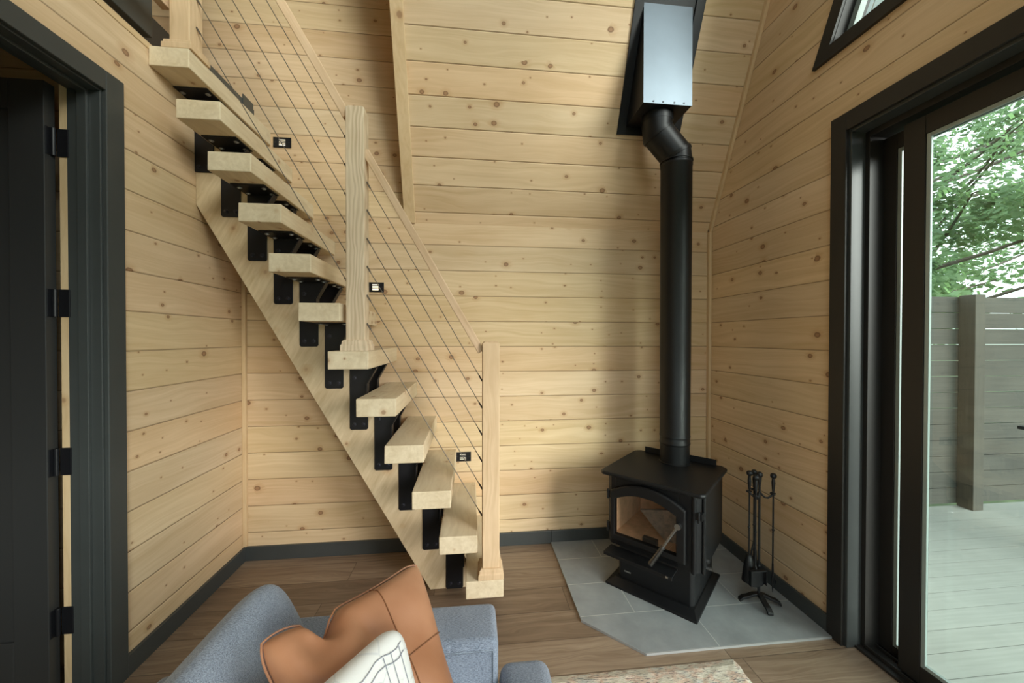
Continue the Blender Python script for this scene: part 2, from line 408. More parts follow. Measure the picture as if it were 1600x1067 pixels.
def weathered(name, axis, lo, hi):
    m, nt, b = newmat(name); N = NT(nt)
    tc = N.n('ShaderNodeTexCoord'); sp = N.n('ShaderNodeSeparateXYZ'); N.l(tc.outputs['Object'], sp.inputs[0])
    oi = N.n('ShaderNodeObjectInfo')
    ax = [sp.outputs[i] for i in range(3)]; a = ax[axis]; o = [ax[i] for i in range(3) if i != axis]
    zc = N.m('FLOOR', N.m('DIVIDE', o[-1], 0.149))
    gr = N.noise(N.comb(N.m('MULTIPLY', a, 2.0), N.m('MULTIPLY', o[0], 60.0), N.m('ADD', N.m('MULTIPLY', o[1], 60.0), N.m('MULTIPLY', oi.outputs['Random'], 50.0))), 1.0, 4, 0.65)
    cl = N.noise(N.comb(N.m('MULTIPLY', a, 1.5), N.m('MULTIPLY', zc, 3.3), 1.0), 1.0, 3)
    N.l(N.ramp(N.m('ADD', N.m('MULTIPLY', gr, 0.5), N.m('MULTIPLY', cl, 0.5)), [(0.34, lo), (0.66, hi)]), b.inputs['Base Color'])
    b.inputs['Roughness'].default_value = 0.85
    return m
MAT['fence'] = weathered('weathered_fence', 0, (0.040, 0.036, 0.030), (0.080, 0.074, 0.062))
MAT['post'] = weathered('weathered_post', 2, (0.045, 0.039, 0.031), (0.078, 0.070, 0.057))
MAT['deck'] = weathered('composite_deck', 0, (0.24, 0.24, 0.22), (0.32, 0.32, 0.295))
MAT['bark'] = plain('bark', (0.10, 0.085, 0.07), 0.95, var=0.3, scale=10)
MAT['ground'] = plain('forest_floor', (0.10, 0.13, 0.06), 1.0, var=0.4, scale=2)
def leaf_mat():
    m, nt, b = newmat('leaves'); N = NT(nt)
    g = N.n('ShaderNodeNewGeometry')
    f = N.noise(g.outputs['Position'], 2.4, 3)
    N.l(N.ramp(f, [(0.3, (0.095, 0.165, 0.085)), (0.7, (0.22, 0.33, 0.16))]), b.inputs['Base Color'])
    b.inputs['Roughness'].default_value = 0.6
    b.inputs['Transmission Weight'].default_value = 0.0
    b.inputs['Subsurface Weight'].default_value = 0.0
    # leaves let light through
    tr = N.n('ShaderNodeBsdfTranslucent'); tr.inputs[0].default_value = (0.26, 0.42, 0.18, 1)
    mx = N.n('ShaderNodeMixShader'); mx.inputs[0].default_value = 0.45
    out = [n for n in nt.nodes if n.type == 'OUTPUT_MATERIAL'][0]
    N.l(b.outputs[0], mx.inputs[1]); N.l(tr.outputs[0], mx.inputs[2]); N.l(mx.outputs[0], out.inputs[0])
    return m
MAT['leaf'] = leaf_mat()
def emit(name, col, s):
    m, nt, b = newmat(name)
    b.inputs['Base Color'].default_value = (0.8, 0.75, 0.6, 1)
    b.inputs['Emission Color'].default_value = (*col, 1); b.inputs['Emission Strength'].default_value = s
    return m
MAT['lamp'] = emit('lit_lens', (1.0, 0.86, 0.60), 0.9)
MAT['lampdim'] = emit('dim_lens', (0.8, 0.65, 0.6), 0.06)

# ------------------------------------------------------------------ mesh helpers
def bm_box(bm, x0, x1, y0, y1, z0, z1, mtx=None):
    vs = [bm.verts.new((x, y, z)) for x in (x0, x1) for y in (y0, y1) for z in (z0, z1)]
    if mtx: 
        for v in vs: v.co = mtx @ v.co
    for q in ((0, 1, 3, 2), (4, 6, 7, 5), (0, 4, 5, 1), (2, 3, 7, 6), (0, 2, 6, 4), (1, 5, 7, 3)):
        bm.faces.new([vs[i] for i in q])
    return vs
def bm_prism(bm, pts, h, axis=1, base=0.0):
    """extrude a polygon. axis = extrusion axis; pts are the two other coordinates in xyz order"""
    def mk(p, t):
        c = [0, 0, 0]; o = [i for i in range(3) if i != axis]
        c[o[0]], c[o[1]], c[axis] = p[0], p[1], t
        return c
    a = [bm.verts.new(mk(p, base)) for p in pts]; b = [bm.verts.new(mk(p, base + h)) for p in pts]
    n = len(pts)
    bm.faces.new(a); bm.faces.new(b[::-1])
    for i in range(n):
        bm.faces.new([a[i], b[i], b[(i + 1) % n], a[(i + 1) % n]])
    return a + b
def bm_tube(bm, path, r, seg=12, cap=True, rad=None):
    """swept tube along a list of points"""
    P = [Vector(p) for p in path]; rings = []
    up = Vector((0, 0, 1))
    for i, p in enumerate(P):
        t = (P[min(i + 1, len(P) - 1)] - P[max(i - 1, 0)]).normalized()
        ref = up if abs(t.dot(up)) < 0.95 else Vector((1, 0, 0))
        s = t.cross(ref).normalized(); q = s.cross(t)
        rr = rad[i] if rad else r
        if 0 < i < len(P) - 1:
            c = (P[i] - P[i - 1]).normalized().dot(t); rr_s = rr / max(c, 0.5)
        else: rr_s = rr
        rings.append([bm.verts.new(p + (s * math.cos(a) + q * math.sin(a)) * rr) for a in [2 * PI * k / seg for k in range(seg)]])
    for i in range(len(rings) - 1):
        # align rings
        A, B = rings[i], rings[i + 1]
        best = min(range(seg), key=lambda k: sum((A[j].co - P[i] - (B[(j + k) % seg].co - P[i + 1])).length for j in range(0, seg, 3)))
        B = B[best:] + B[:best]; rings[i + 1] = B
        for j in range(seg):
            bm.faces.new([A[j], A[(j + 1) % seg], B[(j + 1) % seg], B[j]])
    if cap:
        bm.faces.new(rings[0][::-1]); bm.faces.new(rings[-1])
def bm_lathe(bm, prof, cx=0, cy=0, seg=32, z0=0):
    rings = []
    for r, z in prof:
        rings.append([bm.verts.new((cx + r * math.cos(2 * PI * k / seg), cy + r * math.sin(2 * PI * k / seg), z0 + z)) for k in range(seg)])
    for A, B in zip(rings, rings[1:]):
        for j in range(seg): bm.faces.new([A[j], A[(j + 1) % seg], B[(j + 1) % seg], B[j]])
    bm.faces.new(rings[0][::-1]); bm.faces.new(rings[-1])
def obj(name, bm, mat, parent=None, bevel=0.0, segs=2, smooth=False, sub=0, loc=None):
    bmesh.ops.recalc_face_normals(bm, faces=bm.faces)
    if smooth:
        for e_ in bm.edges:
            if len(e_.link_faces) == 2 and e_.calc_face_angle(0) > math.radians(48): e_.smooth = False
    me = bpy.data.meshes.new(name)
    if loc is not None:
        for v in bm.verts: v.co -= Vector(loc)
    bm.to_mesh(me); bm.free()
    me.materials.append(mat if not isinstance(mat, str) else MAT[mat])
    o = bpy.data.objects.new(name, me); C.objects.link(o)
    if loc is not None: o.location = loc
    if parent is not None:
        o.parent = parent
    if smooth:
        for p in me.polygons: p.use_smooth = True
    if bevel > 0:
        b = o.modifiers.new('bevel', 'BEVEL'); b.width = bevel; b.segments = segs; b.limit_method = 'ANGLE'
        b.angle_limit = math.radians(35)
    if sub:
        s = o.modifiers.new('sub', 'SUBSURF'); s.levels = sub; s.render_levels = sub
    if smooth == 'auto':
        pass
    return o
def box(name, x0, x1, y0, y1, z0, z1, mat, parent=None, bevel=0.0, loc=None, segs=2):
    bm = bmesh.new(); bm_box(bm, x0, x1, y0, y1, z0, z1)
    return obj(name, bm, mat, parent, bevel, segs=segs, loc=loc)
def thing(name, label, cat, loc=(0, 0, 0), group=None, rotz=0.0):
    o = bpy.data.objects.new(name, None); C.objects.link(o); o.location = loc; o.rotation_euler = (0, 0, rotz)
    o.empty_display_size = 0.05
    tag(o, label, cat, group); return o
def tag(o, label, cat, group=None, kind=None):
    o['label'] = label; o['category'] = cat
    if group: o['group'] = group
    if kind: o['kind'] = kind
    return o
def struct(o, label=None):
    o['kind'] = 'structure'
    if label: o['label'] = label
    return o
def copytree(o, parent=None):
    c = o.copy(); C.objects.link(c)
    if parent is not None: c.parent = parent
    for ch in [x for x in list(C.objects) if x.parent is o]: copytree(ch, c)
    return c
def quad_obj(name, faces, mat, thick=0.0):
    bm = bmesh.new()
    for f in faces:
        bm.faces.new([bm.verts.new(p) for p in f])
    return obj(name, bm, mat)

# ------------------------------------------------------------------ room shell
T = 0.12
def wall_poly(name, pts_outer, holes, plane_axis, base, h, mat, label):
    """polygon with holes extruded, using a fill"""
    bm = bmesh.new()
    def mk(p, t):
        c = [0, 0, 0]; o = [i for i in range(3) if i != plane_axis]
        c[o[0]], c[o[1]], c[plane_axis] = p[0], p[1], t
        return c
    edges = []
    for loop in [pts_outer] + holes:
        vs = [bm.verts.new(mk(p, base)) for p in loop]
        edges += [bm.edges.new((vs[i], vs[(i + 1) % len(vs)])) for i in range(len(vs))]
    bmesh.ops.triangle_fill(bm, use_beauty=True, use_dissolve=False, edges=edges)
    ret = bmesh.ops.extrude_face_region(bm, geom=list(bm.faces))
    vec = [0, 0, 0]; vec[plane_axis] = h
    bmesh.ops.translate(bm, vec=vec, verts=[v for v in ret['geom'] if isinstance(v, bmesh.types.BMVert)])
    return struct(obj(name, bm, mat), label)

# floor
fb = bmesh.new(); bm_box(fb, -3.4, XR + 0.10, YFW - 0.1, YB + 0.1, -0.08, 0.0)
struct(obj('floor', fb, 'floor'), 'brown oak plank floor')
# back wall: full height behind the stair (dormer), knee wall elsewhere
DX = -0.44
wall_poly('wall_back', [(XL - 1.9, 0), (XR + T, 0), (XR + T, KN), (DX, KN), (DX, 4.75), (XL - 1.9, 4.75)], [], 1, YB, T, MAT['pine_back'], 'back wall of horizontal pine boards')
# left wall with door opening, stops below the loft
LO_Y, LO_Z = 1.70, 2.466
wall_poly('wall_left', [(YFW, 0), (0.72, 0), (0.72, LO_Z), (LO_Y, LO_Z), (LO_Y, 0), (YB, 0), (YB, 2.795), (YFW, 2.795)], [], 0, XL - T, T, MAT['pine_left'], 'left wall of pale horizontal pine boards')
# right gable wall with sliding door opening and gable window
DO_Y1, DO_Y0, DO_Z = 1.604, -0.915, 2.448
def slopeY(z): return YB - (z - KN) * (YB - YR) / (ZR - KN)
mY = (YB - YR) / (ZR - KN)
gw0 = (1.735, 2.875)       # lower corner of the gable window opening
gwt = 5.2
gy = gw0[0] - (gwt - gw0[1]) * mY
gable_hole = [(2 * YR - gw0[0], gw0[1]), gw0, (gy, gwt), (2 * YR - gy, gwt)]
wall_poly('wall_right', [(YFW, 0), (DO_Y0, 0), (DO_Y0, DO_Z), (DO_Y1, DO_Z), (DO_Y1, 0), (YB, 0), (YB, KN), (YR, ZR), (YFW, KN)],
          [gable_hole], 0, XR, T, MAT['pine_right'], 'right gable wall of horizontal pine boards')
# wall behind the camera with a wide window
wall_poly('wall_front', [(-3.4, 0), (XR + T, 0), (XR + T, KN), (-3.4, KN)], [[(-1.15, 0.25), (1.35, 0.25), (1.35, 2.15), (-1.15, 2.15)]], 1, YFW - T, T, MAT['pine_back'], 'wall behind the camera')
# sloped ceiling, right of the stair dormer, and the slope behind the camera
n_out = Vector((0, (ZR - KN), (YB - YR))).normalized() * 0.10
def slab(name, x0, x1, a, b, n, mat, label):
    bm = bmesh.new(); q = []
    for p in ((x0, *a), (x1, *a), (x1, *b), (x0, *b)):
        q.append(Vector(p))
    lo = [bm.verts.new(p) for p in q]; hi = [bm.verts.new(p + n) for p in q]
    bm.faces.new(lo); bm.faces.new(hi[::-1])
    for i in range(4): bm.faces.new([lo[i], hi[i], hi[(i + 1) % 4], lo[(i + 1) % 4]])
    return struct(obj(name, bm, mat), label)
slab('ceiling', DX, XR + T, (YB, KN), (YR, ZR), n_out, MAT['pine_slope'], 'sloping pine board ceiling')
slab('ceiling', XL - 1.9, DX, (slopeY(4.75), 4.75), (YR, ZR), n_out, MAT['pine_slope'], 'pine ceiling above the stair dormer')
SKX0, SKX1, SKS0, SKS1 = 0.0, 1.35, 1.0, 3.4  # unseen roof window, added to bring fill light into the room
def rear_pt(x, s): return Vector((x, YFW, KN)) + SL2 * s
def rear_slab():
    bm = bmesh.new(); edges = []
    Lr = (Vector((0, YR, ZR)) - Vector((0, YFW, KN))).length
    for loop in ([(XL - 1.9, 0), (XR + T, 0), (XR + T, Lr), (XL - 1.9, Lr)], [(SKX0, SKS0), (SKX1, SKS0), (SKX1, SKS1), (SKX0, SKS1)]):
        vs = [bm.verts.new(rear_pt(*p)) for p in loop]
        edges += [bm.edges.new((vs[i], vs[(i + 1) % len(vs)])) for i in range(len(vs))]
    bmesh.ops.triangle_fill(bm, use_beauty=True, use_dissolve=False, edges=edges)
    ret = bmesh.ops.extrude_face_region(bm, geom=list(bm.faces))
    bmesh.ops.translate(bm, vec=Vector((0, -n_out.y, n_out.z)), verts=[v for v in ret['geom'] if isinstance(v, bmesh.types.BMVert)])
    return struct(obj('ceiling', bm, 'pine_slope2'), 'pine ceiling behind the camera')
rear_slab()
w3 = bpy.data.objects.new('fill_window', None); C.objects.link(w3); w3['kind'] = 'structure'; w3['label'] = 'roof window added behind the camera for fill light'
nr = Vector((0, -n_out.y, n_out.z)).normalized()
def rbox(bm, x0, x1, s0, s1, k0, k1):
    vs = [bm.verts.new(rear_pt(x, s_) + nr * k) for x in (x0, x1) for s_ in (s0, s1) for k in (k0, k1)]
    for q in ((0, 1, 3, 2), (4, 6, 7, 5), (0, 4, 5, 1), (2, 3, 7, 6), (0, 2, 6, 4), (1, 5, 7, 3)): bm.faces.new([vs[i] for i in q])
bm = bmesh.new()
for xa in (SKX0, SKX1 - 0.05): rbox(bm, xa, xa + 0.05, SKS0, SKS1, 0.01, 0.08)
for sa in (SKS0, SKS1 - 0.05): rbox(bm, SKX0 + 0.05, SKX1 - 0.05, sa, sa + 0.05, 0.015, 0.075)
obj('frame', bm, 'frame', w3)
bm = bmesh.new(); rbox(bm, SKX0 + 0.05, SKX1 - 0.05, SKS0 + 0.05, SKS1 - 0.05, 0.04, 0.046); obj('pane', bm, 'glass', w3)
_pc = rear_pt((SKX0 + SKX1) / 2, (SKS0 + SKS1) / 2) + nr * 0.16
portal('fill_window_daylight', _pc, nr.to_track_quat('Z', 'Y').to_euler(), 1.5, 2.6)
box('ceiling', XL - 1.9, DX, slopeY(4.75) - 0.02, YB + T, 4.75, 4.85, 'pine_slope')['kind'] = 'structure'
# dormer cheek
cb = bmesh.new(); bm_prism(cb, [(YB, KN), (YB, 4.75), (slopeY(4.75), 4.75)], 0.06, axis=0, base=DX)
struct(obj('wall_dormer', cb, 'pine_left'), 'cheek of the stair dormer')
# room beyond the left door, loft above
LX = -3.4
box('wall_beyond', LX, XL - T, 1.86, 1.90, 0, 2.78, 'pine_back')['kind'] = 'structure'
box('wall_beyond_side', LX - T, LX, YFW, YB, 0, 6.8, 'pine_left')['kind'] = 'structure'
box('ceiling_beyond', LX, XL - T, YFW, YB, 2.72, 2.79, 'pine_slope')['kind'] = 'structure'

# trims: slope edge board, corner mouldings, cap of the left wall
tb = bmesh.new()
p0 = Vector((0, YB - 0.002, KN + 0.0)); L_ = 4.2
nrm = Vector((0, -(ZR - KN), -(YB - YR))).normalized() * 0.014
for (xa, xb, th) in ((DX - 0.012, DX + 0.062, 1.0),):
    vs = []
    for x in (xa, xb):
        for s in (0, L_):
            for k in (0, 1): vs.append(tb.verts.new(Vector((x, p0.y, p0.z)) + SL * s + nrm * (th * k) ))
    for q in ((0, 1, 3, 2), (4, 6, 7, 5), (0, 4, 5, 1), (2, 3, 7, 6), (0, 2, 6, 4), (1, 5, 7, 3)): tb.faces.new([vs[i] for i in q])
struct(obj('trim_1', tb, 'pine_trim', bevel=0.003), 'pine board covering the edge of the sloped ceiling')
box('trim_2', XR - 0.022, XR, YB - 0.03, YB, 0.095, KN + 0.02, 'pine_trim', bevel=0.004)['kind'] = 'structure'
tb = bmesh.new()
vs = []
for x in (XR - 0.022, XR):
    for s in (0, 4.7):
        for k in (0, 1): vs.append(tb.verts.new(Vector((x, YB, KN)) + SL * s + nrm * (2.0 * k)))
for q in ((0, 1, 3, 2), (4, 6, 7, 5), (0, 4, 5, 1), (2, 3, 7, 6), (0, 2, 6, 4), (1, 5, 7, 3)): tb.faces.new([vs[i] for i in q])
struct(obj('trim_3', tb, 'pine_trim', bevel=0.004))
box('trim_4', XL, XL + 0.024, YB - 0.024, YB, 0.095, 2.795, 'pine_trim', bevel=0.004)['kind'] = 'structure'
box('trim_5', XL - T, XL + 0.004, YFW, YB, 2.795, 2.825, 'pine_trim_y', bevel=0.002)['kind'] = 'structure'
# loft edge: charcoal fascia, then a dark panel added as the shade behind it
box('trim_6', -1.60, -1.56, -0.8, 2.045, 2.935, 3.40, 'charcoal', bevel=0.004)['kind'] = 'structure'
box('loft_shade_panel', -1.80, -1.76, 2.02, YB, 2.80, 3.24, 'doorpaint')['kind'] = 'structure'
# baseboards
BH, BT = 0.092, 0.016
box('baseboard_back', XL, 0.567, YB - BT, YB, 0, BH, 'charcoal', bevel=0.003)['kind'] = 'structure'
box('baseboard_back', 0.567, XR, YB - BT, YB, 0, BH, 'charcoal', bevel=0.003)['kind'] = 'structure'
box('baseboard_left', XL, XL + BT, 1.775, YB - BT, 0, BH, 'charcoal', bevel=0.003)['kind'] = 'structure'
box('baseboard_right', XR - BT, XR, 1.672, YB - BT, 0, BH, 'charcoal', bevel=0.003)['kind'] = 'structure'

# ------------------------------------------------------------------ left door
d2 = thing('door_2', None, None); del d2['label'], d2['category']; d2['kind'] = 'structure'
d2['label'] = 'charcoal door standing open in the left wall'
bm = bmesh.new()
bm_box(bm, XL, XL + 0.018, 1.695, 1.775, 0, 2.541)
bm_box(bm, XL, XL + 0.018, 0.645, 0.725, 0, 2.541)
bm_box(bm, XL, XL + 0.018, 0.725, 1.695, 2.461, 2.541)
obj('casing', bm, 'charcoal', d2, bevel=0.003)
bm = bmesh.new()   # jamb lining with stop
bm_box(bm, XL - T, XL, 1.688, 1.701, 0, 2.466); bm_box(bm, XL - T, XL, 0.72, 0.732, 0, 2.466)
bm_box(bm, XL - T, XL, 0.732, 1.688, 2.454, 2.467)
bm_box(bm, XL - 0.075, XL - 0.040, 1.676, 1.688, 0, 2.454); bm_box(bm, XL - 0.075, XL - 0.040, 0.732, 1.676, 2.442, 2.454)
obj('jamb', bm, 'charcoal', d2, bevel=0.002)
box('jamb_edge', XL - T - 0.030, XL - T, 1.690, 1.78, 0, 2.52, 'pine_trim', d2, bevel=0.003)
# leaf, open at 90 degrees, face towards -Y
bm = bmesh.new()
fx0, fx1, fy0, fy1, fz1 = -2.56, -1.650, 1.654, 1.695, 2.462
bm_box(bm, fx1 - 0.122, fx1, fy0, fy1, 0.012, fz1); bm_box(bm, fx0, fx0 + 0.122, fy0, fy1, 0.012, fz1)
bm_box(bm, fx0 + 0.122, fx1 - 0.122, fy0, fy1, 2.345, fz1); bm_box(bm, fx0 + 0.122, fx1 - 0.122, fy0, fy1, 0.012, 0.272)
obj('door_leaf', bm, 'doorpaint', d2, bevel=0.002)
box('door_panel', fx0 + 0.115, fx1 - 0.115, fy0 + 0.010, fy1 - 0.010, 0.26, 2.35, 'doorpaint', d2)
for z in (2.236, 1.60, 0.967, 0.326):
    bm = bmesh.new()
    bm_box(bm, -1.6515, -1.6475, 1.658, 1.690, z - 0.055, z + 0.055)
    bm_box(bm, -1.634, -1.594, 1.684, 1.689, z - 0.055, z + 0.055)
    bm_lathe(bm, [(0.0075, 0), (0.0075, 0.11)], -1.641, 1.679, 12, z - 0.055)
    h = obj('hinge', bm, 'blackmetal', d2, bevel=0.006)

# ------------------------------------------------------------------ sliding glass door in the right wall
d1 = thing('door_1', None, None); del d1['label'], d1['category']; d1['kind'] = 'structure'
d1['label'] = 'dark bronze sliding glass door'
bm = bmesh.new()
c_t = 0.018
bm_box(bm, XR - c_t, XR, 1.598, 1.674, 0, 2.527)
bm_box(bm, XR - c_t, XR, DO_Y0 - 0.070, DO_Y0, 0, 2.527)
bm_box(bm, XR - c_t, XR, DO_Y0, 1.598, 2.442, 2.527)
obj('casing', bm, 'frame', d1, bevel=0.003)
bm = bmesh.new()
bm_box(bm, XR, XR + T + 0.03, 1.586, 1.6035, 0, 2.4475); bm_box(bm, XR, XR + T + 0.03, DO_Y0, DO_Y0 + 0.018, 0, 2.4475)
bm_box(bm, XR, XR + T + 0.03, DO_Y0 + 0.018, 1.586, 2.43, 2.4475)
obj('jamb', bm, 'charcoal', d1, bevel=0.002)
bm = bmesh.new()   # aluminium frame with tracks
fxa, fxb = XR + 0.072, XR + 0.20
bm_box(bm, fxa, fxb, 1.566, 1.588, 0.0, 2.430); bm_box(bm, fxa, fxb, DO_Y0, DO_Y0 + 0.022, 0, 2.430)
bm_box(bm, fxa, fxb, DO_Y0 + 0.022, 1.566, 2.402, 2.430)
bm_box(bm, fxa - 0.03, fxb, DO_Y0 + 0.022, 1.586, -0.02, 0.012)
for xt in (fxa, fxa + 0.055, fxb - 0.008): bm_box(bm, xt, xt + 0.006, DO_Y0 + 0.022, 1.566, 0.012, 0.028)
obj('frame', bm, 'frame', d1, bevel=0.0015)
def panel(x0, x1, y0, y1, sw, z0, z1, tr, br):
    bm = bmesh.new()
    bm_box(bm, x0, x1, y1 - sw, y1, z0, z1); bm_box(bm, x0, x1, y0, y0 + sw, z0, z1)
    bm_box(bm, x0, x1, y0 + sw, y1 - sw, z1 - tr, z1); bm_box(bm, x0, x1, y0 + sw, y1 - sw, z0, z0 + br)
    f = obj('panel_frame', bm, 'frame', d1, bevel=0.002)
    bm = bmesh.new(); xm = (x0 + x1) / 2; bd = 0.016
    bm_box(bm, x0 + 0.004, xm - 0.004, y1 - sw - bd, y1 - sw, z0 + br, z1 - tr); bm_box(bm, x0 + 0.004, xm - 0.004, y0 + sw, y0 + sw + bd, z0 + br, z1 - tr)
    bm_box(bm, x0 + 0.004, xm - 0.004, y0 + sw + bd, y1 - sw - bd, z1 - tr - bd, z1 - tr); bm_box(bm, x0 + 0.004, xm - 0.004, y0 + sw + bd, y1 - sw - bd, z0 + br, z0 + br + bd)
    obj('glazing_bead', bm, 'bead', f, bevel=0.002)
    box('pane', xm - 0.003, xm + 0.003, y0 + sw, y1 - sw, z0 + br, z1 - tr, 'glass', f)
MAT['bead'] = plain('grey_green_bead', (0.30, 0.36, 0.34), 0.25)
panel(1.858, 1.896, 0.43, 1.444, 0.080, 0.022, 2.385, 0.078, 0.075)
panel(1.912, 1.950, 0.545, 1.566, 0.055, 0.022, 2.392, 0.070, 0.038)

# ------------------------------------------------------------------ gable window
w1 = thing('window_1', None, None); del w1['label'], w1['category']; w1['kind'] = 'structure'
w1['label'] = 'trapezoid gable window with dark casing'
def inset(poly, d):
    P = [Vector(p) for p in poly]; n = len(P); out = []
    cx = sum((p for p in P), Vector((0, 0))) / n
    for i in range(n):
        a, b, c = P[i - 1], P[i], P[(i + 1) % n]
        def off(p, q):
            t = (q - p).normalized(); nn = Vector((-t.y, t.x))
            if nn.dot(cx - p) < 0: nn = -nn
            return p + nn * d, t
        p1, t1 = off(a, b); p2, t2 = off(b, c)
        det = t1.x * t2.y - t1.y * t2.x
        s = ((p2.x - p1.x) * t2.y - (p2.y - p1.y) * t2.x) / det
        out.append(p1 + t1 * s)
    return out
def ring(name, outer, inner, x0, x1, mat, parent):
    bm = bmesh.new(); n = len(outer)
    vo0 = [bm.verts.new((x0, p[0], p[1])) for p in outer]; vi0 = [bm.verts.new((x0, p[0], p[1])) for p in inner]
    vo1 = [bm.verts.new((x1, p[0], p[1])) for p in outer]; vi1 = [bm.verts.new((x1, p[0], p[1])) for p in inner]
    for i in range(n):
        j = (i + 1) % n
        bm.faces.new([vo0[i], vo0[j], vi0[j], vi0[i]]); bm.faces.new([vo1[i], vi1[i], vi1[j], vo1[j]])
        bm.faces.new([vo0[i], vo1[i], vo1[j], vo0[j]]); bm.faces.new([vi0[i], vi0[j], vi1[j], vi1[i]])
    return obj(name, bm, mat, parent)
outer = inset(gable_hole, -0.030); mid = inset(gable_hole, 0.030)
ring('casing', outer, inset(gable_hole, 0.032), XR - 0.018, XR, 'frame', w1)
ring('frame', gable_hole, inset(gable_hole, 0.034), XR - 0.004, XR + T, 'frame', w1)
ring('sash', inset(gable_hole, 0.034), inset(gable_hole, 0.062), XR + 0.05, XR + 0.08, 'bead', w1)
bm = bmesh.new(); bm_prism(bm, [tuple(p) for p in inset(gable_hole, 0.045)], 0.006, axis=0, base=XR + 0.062)
obj('pane', bm, 'glass', w1)

# eave soffit outside the gable, pale grey boards running up the slope
MAT['soffit'] = pine('soffit_boards', tuple(SL), (1, 0, 0), XR, bw=0.115, lo=(0.17, 0.22, 0.235), hi=(0.21, 0.26, 0.275), knots=0.0, gw=0.03)
slab('ceiling', XR + T + 0.002, 2.75, (YB + 0.35, KN - 0.35 / mY), (YR, ZR), n_out, MAT['soffit'], 'pale soffit of the roof overhang outside the gable window')

# front window (behind the camera)
w2 = thing('window_2', None, None); del w2['label'], w2['category']; w2['kind'] = 'structure'; w2['label'] = 'window behind the camera'
fr_o = [(-1.15, 0.25), (1.35, 0.25), (1.35, 2.15), (-1.15, 2.15)]
bm = bmesh.new()
for a in ((-1.15, -1.09), (0.07, 0.13), (1.29, 1.35)): bm_box(bm, a[0], a[1], YFW - 0.09, YFW - 0.03, 0.25, 2.15)
bm_box(bm, -1.09, 1.29, YFW - 0.09, YFW - 0.03, 0.25, 0.31); bm_box(bm, -1.09, 1.29, YFW - 0.09, YFW - 0.03, 2.09, 2.15)
obj('frame', bm, 'frame', w2, bevel=0.003)
box('pane', -1.09, 1.29, YFW - 0.063, YFW - 0.057, 0.31, 2.09, 'glass', w2)

# ------------------------------------------------------------------ staircase
RISE, RUN, TT = 0.2356, 0.13406, 0.0895
Z1 = 0.2203; X1 = -0.0274; TW = 0.193; YT = 1.918; YS = 2.214
st = thing('staircase', 'steep open timber staircase with black steel brackets and cable railing', 'staircase', (0, 2.2, 0))
def P(o):   # parent keeping world placement
    o.parent = st; o.matrix_parent_inverse = Matrix.Translation((0, -2.2, 0)); return o
def tr(k): return X1 - RUN * (k - 1), Z1 + RISE * (k - 1)
for k in range(1, 13):
    x, z = tr(k)
    bm = bmesh.new(); bm_box(bm, 0, TW, 0, YB - YT - 0.001, -TT, 0)
    bmesh.ops.subdivide_edges(bm, edges=[e for e in bm.edges if abs((e.verts[0].co - e.verts[1].co).y) > 0.3], cuts=6)
    for v in bm.verts:
        v.co.x += random.uniform(-.0012, .0012)
    x0 = x
    if k == 12: 
        for v in bm.verts:
            if v.co.x < 0.05: v.co.x = max(v.co.x, XL + 0.001 - x)
    o = obj('tread', bm, 'tread', None, bevel=0.004, segs=2); o.location = (x, YT, z); P(o)
# stringers
ang = math.atan2(RISE, RUN)
def stringer(y0, y1):
    bm = bmesh.new()
    lo = lambda z: -0.238 - z / 1.757
    w = 0.292
    zt = (-(XL + 0.001) - 0.238) * 1.757
    pts = [(lo(0), 0.0), (lo(0) + w, 0.0), (XL + 0.001, (w - 0.238 - XL - 0.001) * 1.757), (XL + 0.001, zt)]
    bm_prism(bm, pts, y1 - y0, axis=1, base=y0)
    R = Matrix.Rotation(ang, 4, 'Y')           # grain follows the slope
    for v in bm.verts: v.co = R @ v.co
    o = obj('stringer', bm, 'stringer', None, bevel=0.003)
    o.matrix_world = R.inverted()
    o.parent = st; o.matrix_parent_inverse = Matrix.Translation((0, -2.2, 0))
    return o
stringer(YS, YS + 0.038); stringer(2.450, 2.488)
# brackets
def bracket_mesh(front=True):
    bm = bmesh.new()
    s = -1 if front else -1
    pts = [(0, -0.358), (0.008, -0.366), (0.092, -0.366), (0.100, -0.358), (0.100, -0.100), (0.150, -0.012), (0.150, 0), (0, 0)]
    bm_prism(bm, pts, 0.006, axis=1, base=-0.006)
    # flange under the tread, with folded edge
    bm_box(bm, -0.004, 0.162, -0.150, 0.0, -0.0065, -0.0005)
    # stiffening return along the flare
    f = [(0.100, -0.22), (0.106, -0.22), (0.106, -0.102), (0.156, -0.012), (0.150, -0.012), (0.100, -0.100)]
    bm_prism(bm, f, -0.045, axis=1, base=-0.002)
    return bm
def bolt_mesh(axis, r=0.0085, h=0.006):
    bm = bmesh.new()
    bm_lathe(bm, [(r * 1.45, 0), (r * 1.45, 0.0015), (r, 0.0016), (r * 0.95, h * 0.8), (r * 0.55, h)], 0, 0, 12)
    R = Matrix.Rotation(PI, 4, 'X') if axis == 'down' else Matrix.Rotation(PI / 2, 4, 'X')
    bmesh.ops.transform(bm, matrix=R, verts=bm.verts)
    return bm
bproto = None
